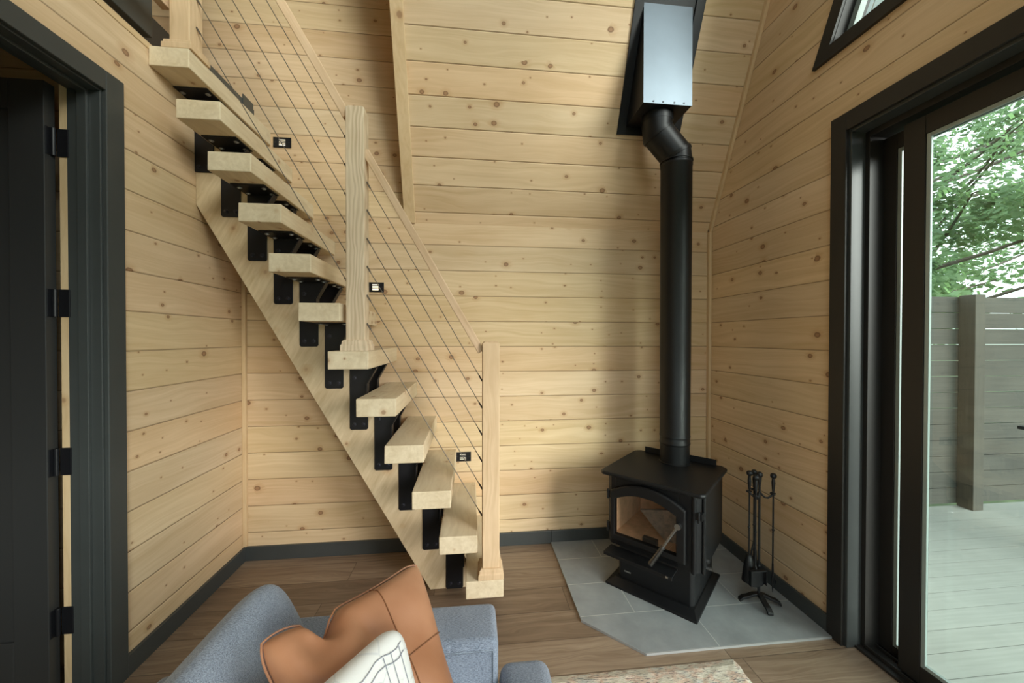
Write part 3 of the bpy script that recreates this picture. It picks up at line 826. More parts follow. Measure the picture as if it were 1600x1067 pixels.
for row, (yb, nb) in enumerate(((YS - 0.0005, True), (2.4495, False))):
    for k in range(2, 13):
        x, z = tr(k)
        loc = (x + 0.015, yb, z - TT)
        if bproto is None:
            bproto = obj('bracket', bracket_mesh(), 'blackmetal', None, bevel=0.0015, segs=1)
            lo_b = []
            b1 = obj('bolt', bolt_mesh('down'), 'bolt', bproto); b1.location = (0.018, -0.105, -0.0065); lo_b.append(b1)
            b2 = obj('bolt', bolt_mesh('front'), 'blackbolt', bproto); b2.location = (0.026, -0.006, -0.335)
            for d in ((0.138, -0.105, -0.0065), (0.018, -0.025, -0.0065), (0.138, -0.025, -0.0065)):
                q = b1.copy(); C.objects.link(q); q.location = d
            q = b2.copy(); C.objects.link(q); q.location = (0.075, -0.006, -0.335)
            q = b2.copy(); C.objects.link(q); q.location = (0.026, -0.006, -0.072)
            br = bproto
        else:
            br = bproto.copy(); C.objects.link(br)
            for ch in [c for c in C.objects if c.parent is bproto]:
                if (nb and k < 13) or ch.location.z > -0.05:
                    q = ch.copy(); C.objects.link(q); q.parent = br
        br.location = loc; br.parent = st; br.matrix_parent_inverse = Matrix.Translation((0, -2.2, 0))
# newel posts
NW = 0.089
def newel(x, zb, h, mat, base_h):
    bm = bmesh.new()
    y = YT + 0.022
    cx = x + NW / 2; cy = y + NW / 2
    # post with bevelled top
    b = 0.012
    prof = [(NW / 2, 0), (NW / 2, h - b), (NW / 2 - b, h)]
    rings = []
    for r, zz in prof:
        rings.append([bm.verts.new((cx + sx * r, cy + sy * r, zb + zz)) for sx, sy in ((-1, -1), (1, -1), (1, 1), (-1, 1))])
    for A, B in zip(rings, rings[1:]):
        for j in range(4): bm.faces.new([A[j], A[(j + 1) % 4], B[(j + 1) % 4], B[j]])
    bm.faces.new(rings[0][::-1]); bm.faces.new(rings[-1])
    o = obj('newel_post', bm, mat, None, bevel=0.004, loc=(cx, cy, zb)); P(o)
    bm = bmesh.new()
    r0 = NW / 2
    prof = [(r0 + 0.021, 0), (r0 + 0.021, base_h * 0.50), (r0 + 0.015, base_h * 0.62), (r0 + 0.015, base_h * 0.85), (r0 + 0.006, base_h), (r0 - 0.002, base_h)]
    rings = []
    for r, zz in prof:
        rings.append([bm.verts.new((cx + sx * r, cy + sy * r, zb + zz)) for sx, sy in ((-1, -1), (1, -1), (1, 1), (-1, 1))])
    for A, B in zip(rings, rings[1:]):
        for j in range(4): bm.faces.new([A[j], A[(j + 1) % 4], B[(j + 1) % 4], B[j]])
    bm.faces.new(rings[0][::-1]); bm.faces.new(rings[-1])
    q = obj('base_moulding', bm, mat, None, bevel=0.0015, loc=(cx, cy, zb)); q.parent = o
    q.location = (0, 0, 0.0005)
    return o
newel(0.057, Z1, 1.448 - Z1, 'oak', 0.052)
x6, z6 = tr(6)
newel(-0.618, z6, 2.618 - z6, 'ash', 0.056)
x12, z12 = tr(12)
newel(-1.410, z12, 1.226, 'oak', 0.048)
# handrails along the slope and cables
slope = 1.0 / 1.743
def bar(name, pa, pb, w, h, mat, bevel=0.004):
    pa, pb = Vector(pa), Vector(pb); L = (pb - pa).length
    bm = bmesh.new(); bm_box(bm, 0, L, -w / 2, w / 2, -h / 2, h / 2)
    o = obj(name, bm, mat, None, bevel=bevel)
    q = (pb - pa).to_track_quat('X', 'Z')
    o.rotation_euler = q.to_euler(); o.location = pa
    P(o); return o
YRl = YT + 0.022 + NW / 2
def rail_z(x): return 2.400 + (x + 0.529) * -1.735
bar('handrail', (0.052, YRl, rail_z(0.052)), (-0.533, YRl, rail_z(-0.533)), 0.038, 0.038, 'rail')
def rail_z2(x): return 2.605 + (x + 0.638) * -1.735
bar('handrail', (-0.620, YRl, rail_z2(-0.620)), (-1.322, YRl, rail_z2(-1.322)), 0.038, 0.042, 'rail')
# level rail at the loft, from the top post towards the room
bar('handrail', (-1.452, YRl, 3.06), (-1.452, 0.3, 3.06), 0.04, 0.06, 'rail')
def cable(pa, pb):
    bm = bmesh.new(); bm_tube(bm, [pa, pb], 0.0022, 6)
    d = (Vector(pb) - Vector(pa)).normalized()
    bm_tube(bm, [pa, Vector(pa) + d * 0.035], 0.0042, 8); bm_tube(bm, [Vector(pb) - d * 0.035, pb], 0.0042, 8)
    o = obj('cable', bm, 'cable', None, smooth=True); P(o)
for za, zb in zip((1.237, 1.095, 0.952, 0.811, 0.667, 0.525), (2.255, 2.115, 1.970, 1.829, 1.682, 1.538)):
    cable((0.0575, YRl, za), (-0.5285, YRl, zb))
for zb in (2.451, 2.310, 2.165, 2.022, 1.877, 1.736):
    za = zb + (1.321 - 0.618) * 1.743
    cable((-0.6185, YRl, zb), (-1.3205, YRl, min(za, 3.98)))

# step lights on the back wall
for i, (xc, zc, lit) in enumerate(((-1.236, 2.746, 1), (-0.645, 1.806, 1), (-0.057, 0.638, 0))):
    t = thing('step_light', ('lit black louvred step light high on the wall near the stair top', 'lit black louvred step light on the wall beside the middle stair post', 'dim black louvred step light low on the wall behind the bottom cables')[i], 'step light', (xc, YB, zc), 'step lights beside the stair')
    bm = bmesh.new(); w, h, ww, hh = 0.055, 0.032, 0.021, 0.020
    bm_box(bm, -w, -ww, -0.008, 0, -h, h); bm_box(bm, ww, w, -0.008, 0, -h, h)
    bm_box(bm, -ww, ww, -0.008, 0, hh, h); bm_box(bm, -ww, ww, -0.008, 0, -h, -hh)
    for j in range(3):
        zz = -hh + 0.010 * (j + 1); bm_box(bm, -ww, ww, -0.0085, -0.003, zz - 0.0024, zz + 0.0024)
    obj('faceplate', bm, 'blackmetal', t)
    box('lens', -ww, ww, -0.0025, 0.0, -hh, hh, 'lamp' if lit else 'lampdim', t)
    bm = bmesh.new()
    for sx in (-1, 1): 
        b2 = bmesh.new(); bm_lathe(bm, [(0.004, 0), (0.004, 0.0015)], sx * 0.043, 0, 10)
    for v in bm.verts: v.co = Vector((v.co.x, -0.008 - v.co.z, v.co.y))
    obj('screw', bm, 'blackbolt', t)

# charcoal strip lying along the top tread's back end
o = thing('threshold_strip', 'charcoal metal strip lying on the top tread near the wall', 'strip', (-1.33, 2.0, z12))
bm = bmesh.new(); bm_box(bm, 0, 0.014, 0.02, 0.46, 0.0005, 0.035); obj('strip', bm, 'charcoal', o)
bm = bmesh.new(); bm_box(bm, 0.014, 0.020, 0.34, 0.44, 0.002, 0.060); obj('tab', bm, 'charcoal', o)

# ------------------------------------------------------------------ hearth
hp = [(0.567, YB - BT), (0.567, 1.876), (0.803, 1.645), (XR - BT, 1.645), (XR - BT, YB - BT)]
bm = bmesh.new(); bm_prism(bm, hp[::-1], 0.0105, axis=2, base=0.0005)
he = thing('hearth_pad', 'grey tiled corner hearth pad with clipped corner under the stove', 'hearth', (1.2, 2.1, 0))
o = obj('tiles', bm, 'tile', he); o.location = (-1.2, -2.1, 0)
bm = bmesh.new()
ed = [hp[0], hp[1], hp[2], hp[3]]
for a, b in zip(ed, ed[1:]):
    a, b = Vector(a), Vector(b); t = (b - a).normalized(); n = Vector((t.y, -t.x))
    if n.dot(Vector((1.2, 2.1)) - a) > 0: n = -n
    q = [a - t * 0.000, b + t * 0.003, b + t * 0.003 + n * 0.003, a + n * 0.003]
    bm_prism(bm, [tuple(p) for p in q], 0.0112, axis=2, base=0.0005)
o = obj('edge_strip', bm, 'edge', he); o.location = (-1.2, -2.1, 0)
HT = 0.011

# ------------------------------------------------------------------ wood stove (local: x right, -y front)
SR = math.radians(-46.5)
stv = thing('wood_stove', 'black pedestal wood stove with arched glass door in the corner', 'stove', (1.155, 2.14, HT), rotz=SR)
def chamfer_rect(w0, w1, d0, d1, c):   # front corners chamfered
    return [(w0 + c, d0), (w1 - c, d0), (w1, d0 + c), (w1, d1), (w0, d1), (w0, d0 + c)]
bm = bmesh.new()
# base skirt, flaring out to the floor
lo = [(-0.256, -0.258), (0.250, -0.258), (0.250, 0.255), (-0.256, 0.255)]
hi = [(-0.218, -0.205), (0.222, -0.205), (0.222, 0.215), (-0.218, 0.215)]
va = [bm.verts.new((x, y, 0)) for x, y in lo]; vb = [bm.verts.new((x, y, 0.012)) for x, y in lo]; vc = [bm.verts.new((x, y, 0.034)) for x, y in hi]
bm.faces.new(va[::-1]); bm.faces.new(vc)
for A, B in ((va, vb), (vb, vc)):
    for j in range(4): bm.faces.new([A[j], A[(j + 1) % 4], B[(j + 1) % 4], B[j]])
obj('base', bm, 'stove', stv, bevel=0.003)
bm = bmesh.new(); bm_prism(bm, chamfer_rect(-0.208, 0.216, -0.192, 0.20, 0.018), 0.245, axis=2, base=0.030)
obj('pedestal', bm, 'stove', stv, bevel=0.004)
# small blank nameplate
box('nameplate', -0.168, -0.128, -0.1945, -0.1915, 0.075, 0.083, 'steel', stv, bevel=0.001)
# body: hollow firebox so the glass shows an interior
bw0, bw1, bd0, bd1, bz0, bz1 = -0.262, 0.262, -0.232, 0.235, 0.240, 0.650
gx0, gx1, gz0, gz1 = -0.205, 0.150, 0.305, 0.555
bm = bmesh.new()
ch = 0.030
bm_box(bm, bw0 + ch, gx0, bd0, bd0 + 0.02, bz0, bz1); bm_box(bm, gx1, bw1 - ch, bd0, bd0 + 0.02, bz0, bz1)
bm_box(bm, gx0, gx1, bd0, bd0 + 0.02, bz0, gz0); bm_box(bm, gx0, gx1, bd0, bd0 + 0.02, gz1, bz1)
bm_box(bm, bw0, bw0 + 0.01, bd0 + ch, bd1, bz0, bz1); bm_box(bm, bw1 - 0.01, bw1, bd0 + ch, bd1, bz0, bz1)
bm_box(bm, bw0, bw1, bd1 - 0.01, bd1, bz0, bz1)
bm_box(bm, bw0 + 0.01, bw1 - 0.01, bd0 + 0.02, bd1 - 0.01, bz0, bz0 + 0.02)
bm_prism(bm, [(bw0 + ch, bd0), (bw0 + ch, bd0 + 0.02), (bw0 + 0.012, bd0 + ch + 0.006), (bw0, bd0 + ch)], bz1 - bz0, axis=2, base=bz0)
bm_prism(bm, [(bw1 - ch, bd0), (bw1, bd0 + ch), (bw1 - 0.012, bd0 + ch + 0.006), (bw1 - ch, bd0 + 0.02)], bz1 - bz0, axis=2, base=bz0)
obj('body', bm, 'stove', stv, bevel=0.002)
# convection side panel flange down the right front corner
bm = bmesh.new(); bm_tube(bm, [(bw1 - ch - 0.006, bd0 - 0.004, bz0), (bw1 - ch - 0.006, bd0 - 0.004, bz1)], 0.012, 10)
bm_tube(bm, [(bw1 + 0.002, bd0 + ch, bz0), (bw1 + 0.002, bd0 + ch, bz1)], 0.010, 10)
obj('corner_trim', bm, 'stove', stv, smooth=True)
# top plate with rounded front edge
bm = bmesh.new()
w_, d0_, d1_ = 0.2875, -0.280, 0.280
pts = [(-w_, d0_ + 0.02), (-w_ + 0.02, d0_), (w_ - 0.02, d0_), (w_, d0_ + 0.02), (w_, d1_ - 0.035), (w_ - 0.035, d1_), (-w_ + 0.035, d1_), (-w_, d1_ - 0.035)]
bm_prism(bm, pts, 0.022, axis=2, base=bz1)
obj('top_plate', bm, 'stove', stv, bevel=0.009, segs=3)
box('rear_heat_shield', -0.215, 0.225, 0.250, 0.258, bz1 + 0.021, bz1 + 0.058, 'stove', stv, bevel=0.001)
# firebricks
bm = bmesh.new()
bm_box(bm, bw0 + 0.011, bw0 + 0.040, bd0 + 0.05, bd1 - 0.042, bz0 + 0.05, 0.53); bm_box(bm, bw1 - 0.040, bw1 - 0.011, bd0 + 0.05, bd1 - 0.042, bz0 + 0.05, 0.53)
bm_box(bm, bw0 + 0.012, bw1 - 0.012, bd1 - 0.041, bd1 - 0.011, bz0 + 0.05, 0.53)
for i in range(3):
    xa = bw0 + 0.012 + i * 0.1665; bm_box(bm, xa, xa + 0.1645, bd0 + 0.025, bd1 - 0.011, bz0 + 0.021, bz0 + 0.049)
obj('firebrick', bm, 'brick', stv, bevel=0.002)
box('baffle', bw0 + 0.012, bw1 - 0.012, bd0 + 0.06, bd1 - 0.012, 0.545, 0.565, 'dark', stv)
# loose ash-grey board leaning inside and a dark block
bm = bmesh.new(); bm_prism(bm, [(-0.112, 0.425), (0.135, 0.492), (0.135, 0.291), (0.030, 0.291)], 0.020, axis=1, base=-0.10)
obj('leaning_board', bm, 'rock', stv, bevel=0.002)
box('air_block', -0.055, 0.025, bd0 + 0.024, bd0 + 0.055, bz0 + 0.049, bz0 + 0.085, 'dark', stv, bevel=0.002)
# door: arched frame
dx0, dx1, dz0, dz1 = -0.228, 0.190, 0.278, 0.560
def arch(x0, x1, z0, z1, rise, n=16):
    pts = [(x1, z0), (x0, z0)][::-1]
    pts = [(x0, z0), (x1, z0)]
    for i in range(n + 1):
        t = i / n; x = x1 + (x0 - x1) * t
        pts.append((x, z1 + rise * (1 - (2 * t - 1) ** 2)))
    return pts
po = arch(dx0, dx1, dz0, dz1, 0.068); pi_ = arch(gx0 + 0.003, gx1 - 0.003, gz0 + 0.005, 0.520, 0.052)
bm = bmesh.new(); n = len(po)
y0, y1 = -0.262, -0.234
A0 = [bm.verts.new((x, y1, z)) for x, z in po]; A1 = [bm.verts.new((x, y0 + 0.006, z)) for x, z in po]
cxm, czm = (dx0 + dx1) / 2, 0.42
A2 = [bm.verts.new((x + (cxm - x) * 0.03, y0, z + (czm - z) * 0.04)) for x, z in po]
B2 = [bm.verts.new((x, y0, z)) for x, z in pi_]; B0 = [bm.verts.new((x, y1, z)) for x, z in pi_]
for Aa, Bb in ((A0, A1), (A1, A2), (A2, B2), (B2, B0), (B0, A0)):
    for i in range(n): bm.faces.new([Aa[i], Aa[(i + 1) % n], Bb[(i + 1) % n], Bb[i]])
sd = obj('door', bm, 'stove', stv, bevel=0.002)
# bright gasket line round the glass
bm = bmesh.new(); loop = [(x, y0 + 0.004, z) for x, z in pi_]; bm_tube(bm, loop + [loop[0]], 0.0035, 6, cap=False)
obj('glass_gasket', bm, 'stove', sd, smooth=True)
bm = bmesh.new(); bm_prism(bm, pi_, 0.004, axis=1, base=-0.246)
obj('glass', bm, 'stoveglass', sd)
bm = bmesh.new()
hp0, hp1 = Vector((0.158, -0.272, 0.478)), Vector((0.038, -0.318, 0.262))
dv = hp1 - hp0
bm_tube(bm, [(0.158, -0.250, 0.478), (0.158, -0.286, 0.478)], 0.016, 12)
bm_tube(bm, [hp0 - dv * 0.02, hp0 + dv * 0.15, hp0 + dv * 0.55], 0.007, 10)
hd = obj('handle', bm, 'chrome', sd, smooth=True)
bm = bmesh.new()
ringsP = [hp0 + dv * (0.55 + 0.5 * i / 16) for i in range(17)]
bm_tube(bm, ringsP, 0.01, 12, rad=[0.009 + 0.004 * (i / 16) + (0.0035 if i % 2 else 0) for i in range(17)])
obj('coil_grip', bm, 'blacksteel', hd, smooth=True)
for z in (0.535, 0.345):
    bm = bmesh.new(); bm_tube(bm, [(-0.243, -0.250, z - 0.026), (-0.243, -0.250, z + 0.026)], 0.0085, 10); bm_box(bm, -0.243, -0.225, -0.252, -0.232, z - 0.018, z + 0.018)
    obj('door_hinge', bm, 'stove', sd)
# ash lip shelf
bm = bmesh.new()
bm_prism(bm, [(-0.234, 0.232), (-0.330, 0.232), (-0.330, 0.214), (-0.323, 0.214), (-0.323, 0.226), (-0.234, 0.226)][::-1], 0.378, axis=0, base=-0.232)
obj('ash_lip', bm, 'stove', stv, bevel=0.0015)
box('lip_pull', 0.115, 0.128, -0.336, -0.328, 0.222, 0.232, 'steel', stv)
# air control knob and latch on the right side
bm = bmesh.new(); bm_tube(bm, [(bw1 - 0.02, -0.12, 0.232), (bw1 + 0.025, -0.12, 0.232)], 0.010, 12); bm_tube(bm, [(bw1 - 0.02, -0.12, 0.27), (bw1 + 0.012, -0.12, 0.27)], 0.012, 12)
obj('air_control', bm, 'chrome', stv, smooth=True)
bm = bmesh.new(); bm_box(bm, bw1 - 0.028, bw1 + 0.006, bd0 - 0.014, bd0 + 0.022, 0.525, 0.56); bm_tube(bm, [(bw1 - 0.01, bd0 - 0.02, 0.515), (bw1 - 0.01, bd0 - 0.02, 0.57)], 0.006, 8)
obj('latch', bm, 'stove', stv, bevel=0.003)

# ------------------------------------------------------------------ flue
FX, FY, UX = 1.280, 2.250, 1.152
fp = thing('stove_pipe', 'tall black double elbow stovepipe rising from the stove', 'stovepipe', (FX, FY, HT + bz1 + 0.022))
zo = HT + bz1 + 0.022
def L(z): return z - zo
bm = bmesh.new(); bm_lathe(bm, [(0.094, 0.0), (0.094, 0.006), (0.087, 0.007), (0.087, L(0.80))], 0, 0, 40)
obj('collar', bm, 'pipe', fp, smooth=True, bevel=0.001)
bm = bmesh.new(); bm_lathe(bm, [(0.0885, L(0.80)), (0.0905, L(0.802)), (0.0905, L(0.812)), (0.0885, L(0.814)), (0.0885, L(0.846)), (0.0908, L(0.848)), (0.0908, L(0.856)), (0.0890, L(0.858)), (0.0905, L(1.36))], 0, 0, 40)
obj('pipe_section', bm, 'pipe', fp, smooth=True)
bm = bmesh.new(); bm_lathe(bm, [(0.0905, L(1.36)), (0.0930, L(2.535)), (0.0955, L(2.538)), (0.0955, L(2.555)), (0.0935, L(2.557))], 0, 0, 40)
obj('pipe_section', bm, 'pipe', fp, smooth=True)
bm = bmesh.new()
dxo = UX - FX
za, zb, zc, zd = L(2.555), L(2.618), L(2.735), L(2.800)
bm_tube(bm, [(0, 0, za), (0, 0, zb - 0.01), (dxo, 0, zc + 0.01), (dxo, 0, zd)], 0.094, 40)
obj('elbow', bm, 'pipe', fp, bevel=0.0, smooth=True)
for (c0, c1) in (((0.0, 0, zb - 0.012), (-0.010, 0, zb + 0.006)), ((dxo + 0.012, 0, zc - 0.006), (dxo, 0, zc + 0.012)), ((0, 0, za + 0.010), (0, 0, za + 0.018))):
    bm = bmesh.new(); bm_tube(bm, [c0, c1], 0.0975, 40); obj('elbow_ring', bm, 'pipe', fp, smooth=True)
bm = bmesh.new(); bm_tube(bm, [(dxo, 0, zd - 0.002), (dxo, 0, L(2.85))], 0.095, 40); obj('pipe_section', bm, 'pipe', fp, smooth=True)

# support box on the slope
fb_ = thing('flue_support_box', 'black flue support box with satin steel face on the sloped ceiling', 'flue box', (UX, 2.3, 2.84))
BXW = 0.150; yF = 2.12; zBot = 2.845
def sl_z(y): return KN + (YB - y) * (ZR - KN) / (YB - YR)
yBk = YB - (zBot - KN) * mY
bm = bmesh.new()
bm_prism(bm, [(yF + 0.003, zBot), (yBk, zBot), (yF + 0.003, sl_z(yF + 0.003))], 2 * BXW, axis=0, base=UX - BXW)
for v in bm.verts: v.co -= Vector((UX, 2.3, 2.84))
obj('box_shell', bm, 'blackmetal', fb_)
bm = bmesh.new(); bm_box(bm, UX - BXW - 0.001, UX + BXW + 0.001, yF, yF + 0.003, zBot - 0.001, sl_z(yF) - 0.01)
for v in bm.verts: v.co -= Vector((UX, 2.3, 2.84))
fc = obj('face_panel', bm, 'galv', fb_)
bm = bmesh.new()
for sx in (-0.09, -0.03, 0.04, 0.10):
    bm_box(bm, sx - 0.004, sx + 0.004, yF - 2.3 - 0.003, yF - 2.3 - 0.0005, 0.012, 0.020)
obj('rivet', bm, 'blackbolt', fc)
# frame on the slope
bm = bmesh.new()
def sp(x, s, k): return Vector((x, YB, KN)) + SL * s + nrm.normalized() * k - Vector((UX, 2.3, 2.84))
def slbox(bm, x0, x1, s0, s1, k0, k1):
    vs = [bm.verts.new(sp(x, s, k)) for x in (x0, x1) for s in (s0, s1) for k in (k0, k1)]
    for q in ((0, 1, 3, 2), (4, 6, 7, 5), (0, 4, 5, 1), (2, 3, 7, 6), (0, 2, 6, 4), (1, 5, 7, 3)): bm.faces.new([vs[i] for i in q])
s_b, s_t = 0.602, 1.48
fw = 0.055
fx0_, fx1_ = 0.946, 1.375
slbox(bm, fx0_ + 0.01, fx1_ - 0.01, s_b + 0.01, s_t - 0.01, 0.0003, 0.003)
slbox(bm, fx0_, fx0_ + fw, s_b, s_t, 0.0005, 0.012); slbox(bm, fx1_ - fw, fx1_, s_b, s_t, 0.0005, 0.012)
slbox(bm, fx0_ + fw, fx1_ - fw, s_b, s_b + 0.04, 0.0005, 0.012); slbox(bm, fx0_ + fw, fx1_ - fw, s_t - 0.05, s_t, 0.0005, 0.012)
obj('ceiling_frame', bm, 'blackmetal', fb_, bevel=0.001)

# ------------------------------------------------------------------ fireplace tools
tx, ty = 1.578, 1.905
ts = thing('tool_stand', 'black wrought iron fireplace tool stand on the hearth by the wall', 'tool stand', (tx, ty, HT))
bm = bmesh.new()
bm_tube(bm, [(0, 0, 0.03), (0, 0, 0.40), (0, 0, 0.640), (0, 0, 0.690)], 0.006, 10, rad=[0.007, 0.006, 0.006, 0.011])
bmesh.ops.create_icosphere(bm, subdivisions=2, radius=0.017, matrix=Matrix.Translation((0, 0, 0.704)))
for z in (0.10, 0.155, 0.20): bmesh.ops.create_icosphere(bm, subdivisions=2, radius=0.0105, matrix=Matrix.Translation((0, 0, z)))
obj('pole', bm, 'iron', ts, smooth=True)
bm = bmesh.new()   # scrolled feet
for a in (math.radians(170), math.radians(-25), math.radians(-100)):
    Lf = 0.100 if a > -1.5 else 0.105
    dx, dy = math.cos(a), math.sin(a)
    pth = [(0, 0, 0.044), (dx * Lf * 0.3, dy * Lf * 0.3, 0.042), (dx * Lf * 0.6, dy * Lf * 0.6, 0.030), (dx * Lf * 0.85, dy * Lf * 0.85, 0.024), (dx * Lf * 1.05, dy * Lf * 1.05, 0.009)]
    pts = []
    q = Vector((-dy, dx, 0)) * 0.014
    prev = None
    for p in pth:
        p = Vector(p); cur = [bm.verts.new(p + q + Vector((0, 0, .007))), bm.verts.new(p - q + Vector((0, 0, .007))), bm.verts.new(p - q - Vector((0, 0, .007))), bm.verts.new(p + q - Vector((0, 0, .007)))]
        if prev:
            for i in range(4): bm.faces.new([prev[i], prev[(i + 1) % 4], cur[(i + 1) % 4], cur[i]])
        else: bm.faces.new(cur)
        prev = cur
    bm.faces.new(prev[::-1])
obj('feet', bm, 'iron', ts, bevel=0.002)
bm = bmesh.new()   # hook ring
TOOLS = {'a': (-0.040, -0.022), 'b': (-0.036, 0.030), 'c': (0.072, -0.012), 'd': (0.010, 0.052)}
for k_, (hx, hy) in TOOLS.items():
    pts = [(0, 0, 0.612)] + [(hx * t, hy * t, 0.612 - 0.030 * math.sin(t * PI) - 0.012 * t) for t in (0.2, 0.4, 0.6, 0.8, 0.95)]
    bm_tube(bm, pts, 0.005, 8)
    bm_tube(bm, [(hx * 1.0 + 0.013 * math.cos(t), hy * 1.0 + 0.013 * math.sin(t), 0.600) for t in [2 * PI * i / 12 for i in range(10)]], 0.004, 6)
obj('hook_ring', bm, 'iron', ts, smooth=True)
def tool(key, name, label, build, dz=0.0):
    hx, hy = TOOLS[key]
    t = thing(name, label, 'fireplace tool', (tx + hx, ty + hy, HT), 'fire irons on the stand')
    bm = bmesh.new()
    bm_tube(bm, [(0, 0, 0.21), (0, 0, 0.40), (0, 0, 0.62)], 0.0042, 8)
    for z in (0.40, 0.385, 0.415): bmesh.ops.create_icosphere(bm, subdivisions=1, radius=0.0085 if z == 0.40 else 0.006, matrix=Matrix.Translation((0, 0, z)))
    obj('shaft', bm, 'iron', t, smooth=True)
    bm = bmesh.new()
    bm_tube(bm, [(0, 0, 0.612), (0, 0, 0.63), (0, 0, 0.66), (0, 0, 0.685 + dz)], 0.008, 10, rad=[0.006, 0.0075, 0.010, 0.007])
    bmesh.ops.create_icosphere(bm, subdivisions=2, radius=0.0165, matrix=Matrix.Translation((0, 0, 0.698 + dz)))
    obj('grip', bm, 'iron', t, smooth=True)
    build(t)
def b_shovel(t):
    bm = bmesh.new()
    bm_tube(bm, [(0, 0, 0.22), (0, -0.01, 0.195)], 0.005, 8)
    pts = [(-0.042, 0.200), (0.042, 0.200), (0.046, 0.120), (0.03, 0.108), (0, 0.104), (-0.03, 0.108), (-0.046, 0.120)]
    bm_prism(bm, pts, 0.004, axis=1, base=-0.012)
    bm_box(bm, -0.042, 0.042, -0.030, -0.008, 0.196, 0.202); bm_box(bm, -0.046, -0.042, -0.030, -0.008, 0.12, 0.202); bm_box(bm, 0.042, 0.046, -0.030, -0.008, 0.12, 0.202)
    obj('pan', bm, 'iron', t, bevel=0.001)
def b_brush(t):
    bm = bmesh.new()
    bm_lathe(bm, [(0.006, 0.25), (0.016, 0.24), (0.020, 0.215), (0.024, 0.20), (0.034, 0.12), (0.036, 0.10)], 0, 0, 16)
    obj('bristles', bm, 'iron', t, smooth=True)
def b_poker(t):
    bm = bmesh.new()
    bm_tube(bm, [(0, 0, 0.215), (0, 0, 0.12), (0, 0, 0.055)], 0.006, 8, rad=[0.005, 0.007, 0.001])
    bm_tube(bm, [(0, 0, 0.14), (0.018, 0, 0.115), (0.022, 0, 0.09)], 0.005, 8, rad=[0.006, 0.005, 0.001])
    obj('hook', bm, 'iron', t, smooth=True)
def b_tongs(t):
    bm = bmesh.new()
    for s in (-1, 1): bm_tube(bm, [(0, 0, 0.30), (s * 0.014, 0, 0.25), (s * 0.018, 0, 0.16), (s * 0.004, 0, 0.105)], 0.0045, 8)
    obj('jaws', bm, 'iron', t, smooth=True)
tool('a', 'fireplace_shovel', 'black shovel hanging at the left of the fire tool stand', b_shovel)
tool('b', 'fireplace_brush', 'black brush hanging behind the shovel on the fire tool stand', b_brush, 0.004)
tool('c', 'fireplace_poker', 'black poker with hooked tip hanging rightmost on the fire tool stand', b_poker)
tool('d', 'fireplace_tongs', 'black tongs hanging behind the centre pole of the fire tool stand', b_tongs)

# ------------------------------------------------------------------ sofa
so = thing('sofa', 'blue grey heather fabric sofa at the bottom of the picture', 'sofa', (-0.25, 0.4, 0.0))
def lb(name, x0, x1, y0, y1, z0, z1, bev, mat='sofa', segs=4):
    o = box(name, x0 + 0.25, x1 + 0.25, y0 - 0.4, y1 - 0.4, z0, z1, mat, so, bevel=bev, segs=segs)
    for p in o.data.polygons: p.use_smooth = True
    return o
lb('arm', -0.70, 0.078, 1.065, 1.232, 0.06, 0.600, 0.022)
lb('seat_base', -0.68, 0.16, -0.86, 1.062, 0.06, 0.28, 0.02)
lb('backrest', -0.80, -0.62, -0.86, 1.062, 0.06, 0.60, 0.03)
# seat cushion, T shaped, running past the arm front
lb('seat_cushion', -0.52, 0.235, -0.80, 1.055, 0.285, 0.470, 0.045)
# front corner of the seat, beside the arm
lb('seat_front', 0.082, 0.232, 0.30, 1.125, 0.30, 0.500, 0.035)
# arm inner panel seam
bm = bmesh.new(); bm_tube(bm, [(-0.60 + 0.25, 1.0635 - 0.4, 0.574), (0.062 + 0.25, 1.0635 - 0.4, 0.574), (0.062 + 0.25, 1.0635 - 0.4, 0.30)], 0.0022, 6)
obj('arm_piping', bm, 'sofa_dark', so, smooth=True)
# back cushion: long wedge with a rounded end
bm = bmesh.new()
def bc_prof(t, sh):
    # cross section in (x, z), closed, ridge at the top
    pts = []
    return pts
prof = [(-0.690, 0.47), (-0.690, 0.58), (-0.665, 0.68), (-0.615, 0.765), (-0.565, 0.825), (-0.520, 0.860), (-0.480, 0.846), (-0.450, 0.79),
        (-0.418, 0.72), (-0.385, 0.62), (-0.365, 0.52), (-0.380, 0.47)]
cxp = -0.53; czp = 0.62
ys = [(1.058, 0.0), (1.058, 0.55), (1.045, 0.80), (1.015, 0.955), (0.96, 1.0), (0.80, 1.02), (0.5, 1.03), (0.2, 1.02), (0.1, 1.0)]
rings = []
for y, s in ys:
    if s == 0: continue
    rings.append([bm.verts.new((cxp + (x - cxp) * s + 0.25, y - 0.4, czp + (z - czp) * (s if z > czp else min(1, s + 0.0)))) for x, z in prof])
for A, B in zip(rings, rings[1:]):
    for j in range(len(prof)): bm.faces.new([A[j], A[(j + 1) % len(prof)], B[(j + 1) % len(prof)], B[j]])
bm.faces.new(rings[0][::-1]); bm.faces.new(rings[-1])
bcu = obj('back_cushion', bm, 'sofa', so, smooth=True, sub=2)
bm = bmesh.new(); bm_tube(bm, [(-0.500 + 0.25 - 0.02, y - 0.4, z) for y, z in ((1.02, 0.800), (0.99, 0.822), (0.94, 0.838), (0.8, 0.848), (0.5, 0.852), (0.2, 0.848))], 0.003, 6)
obj('cushion_piping', bm, 'sofa_dark', bcu, smooth=True)

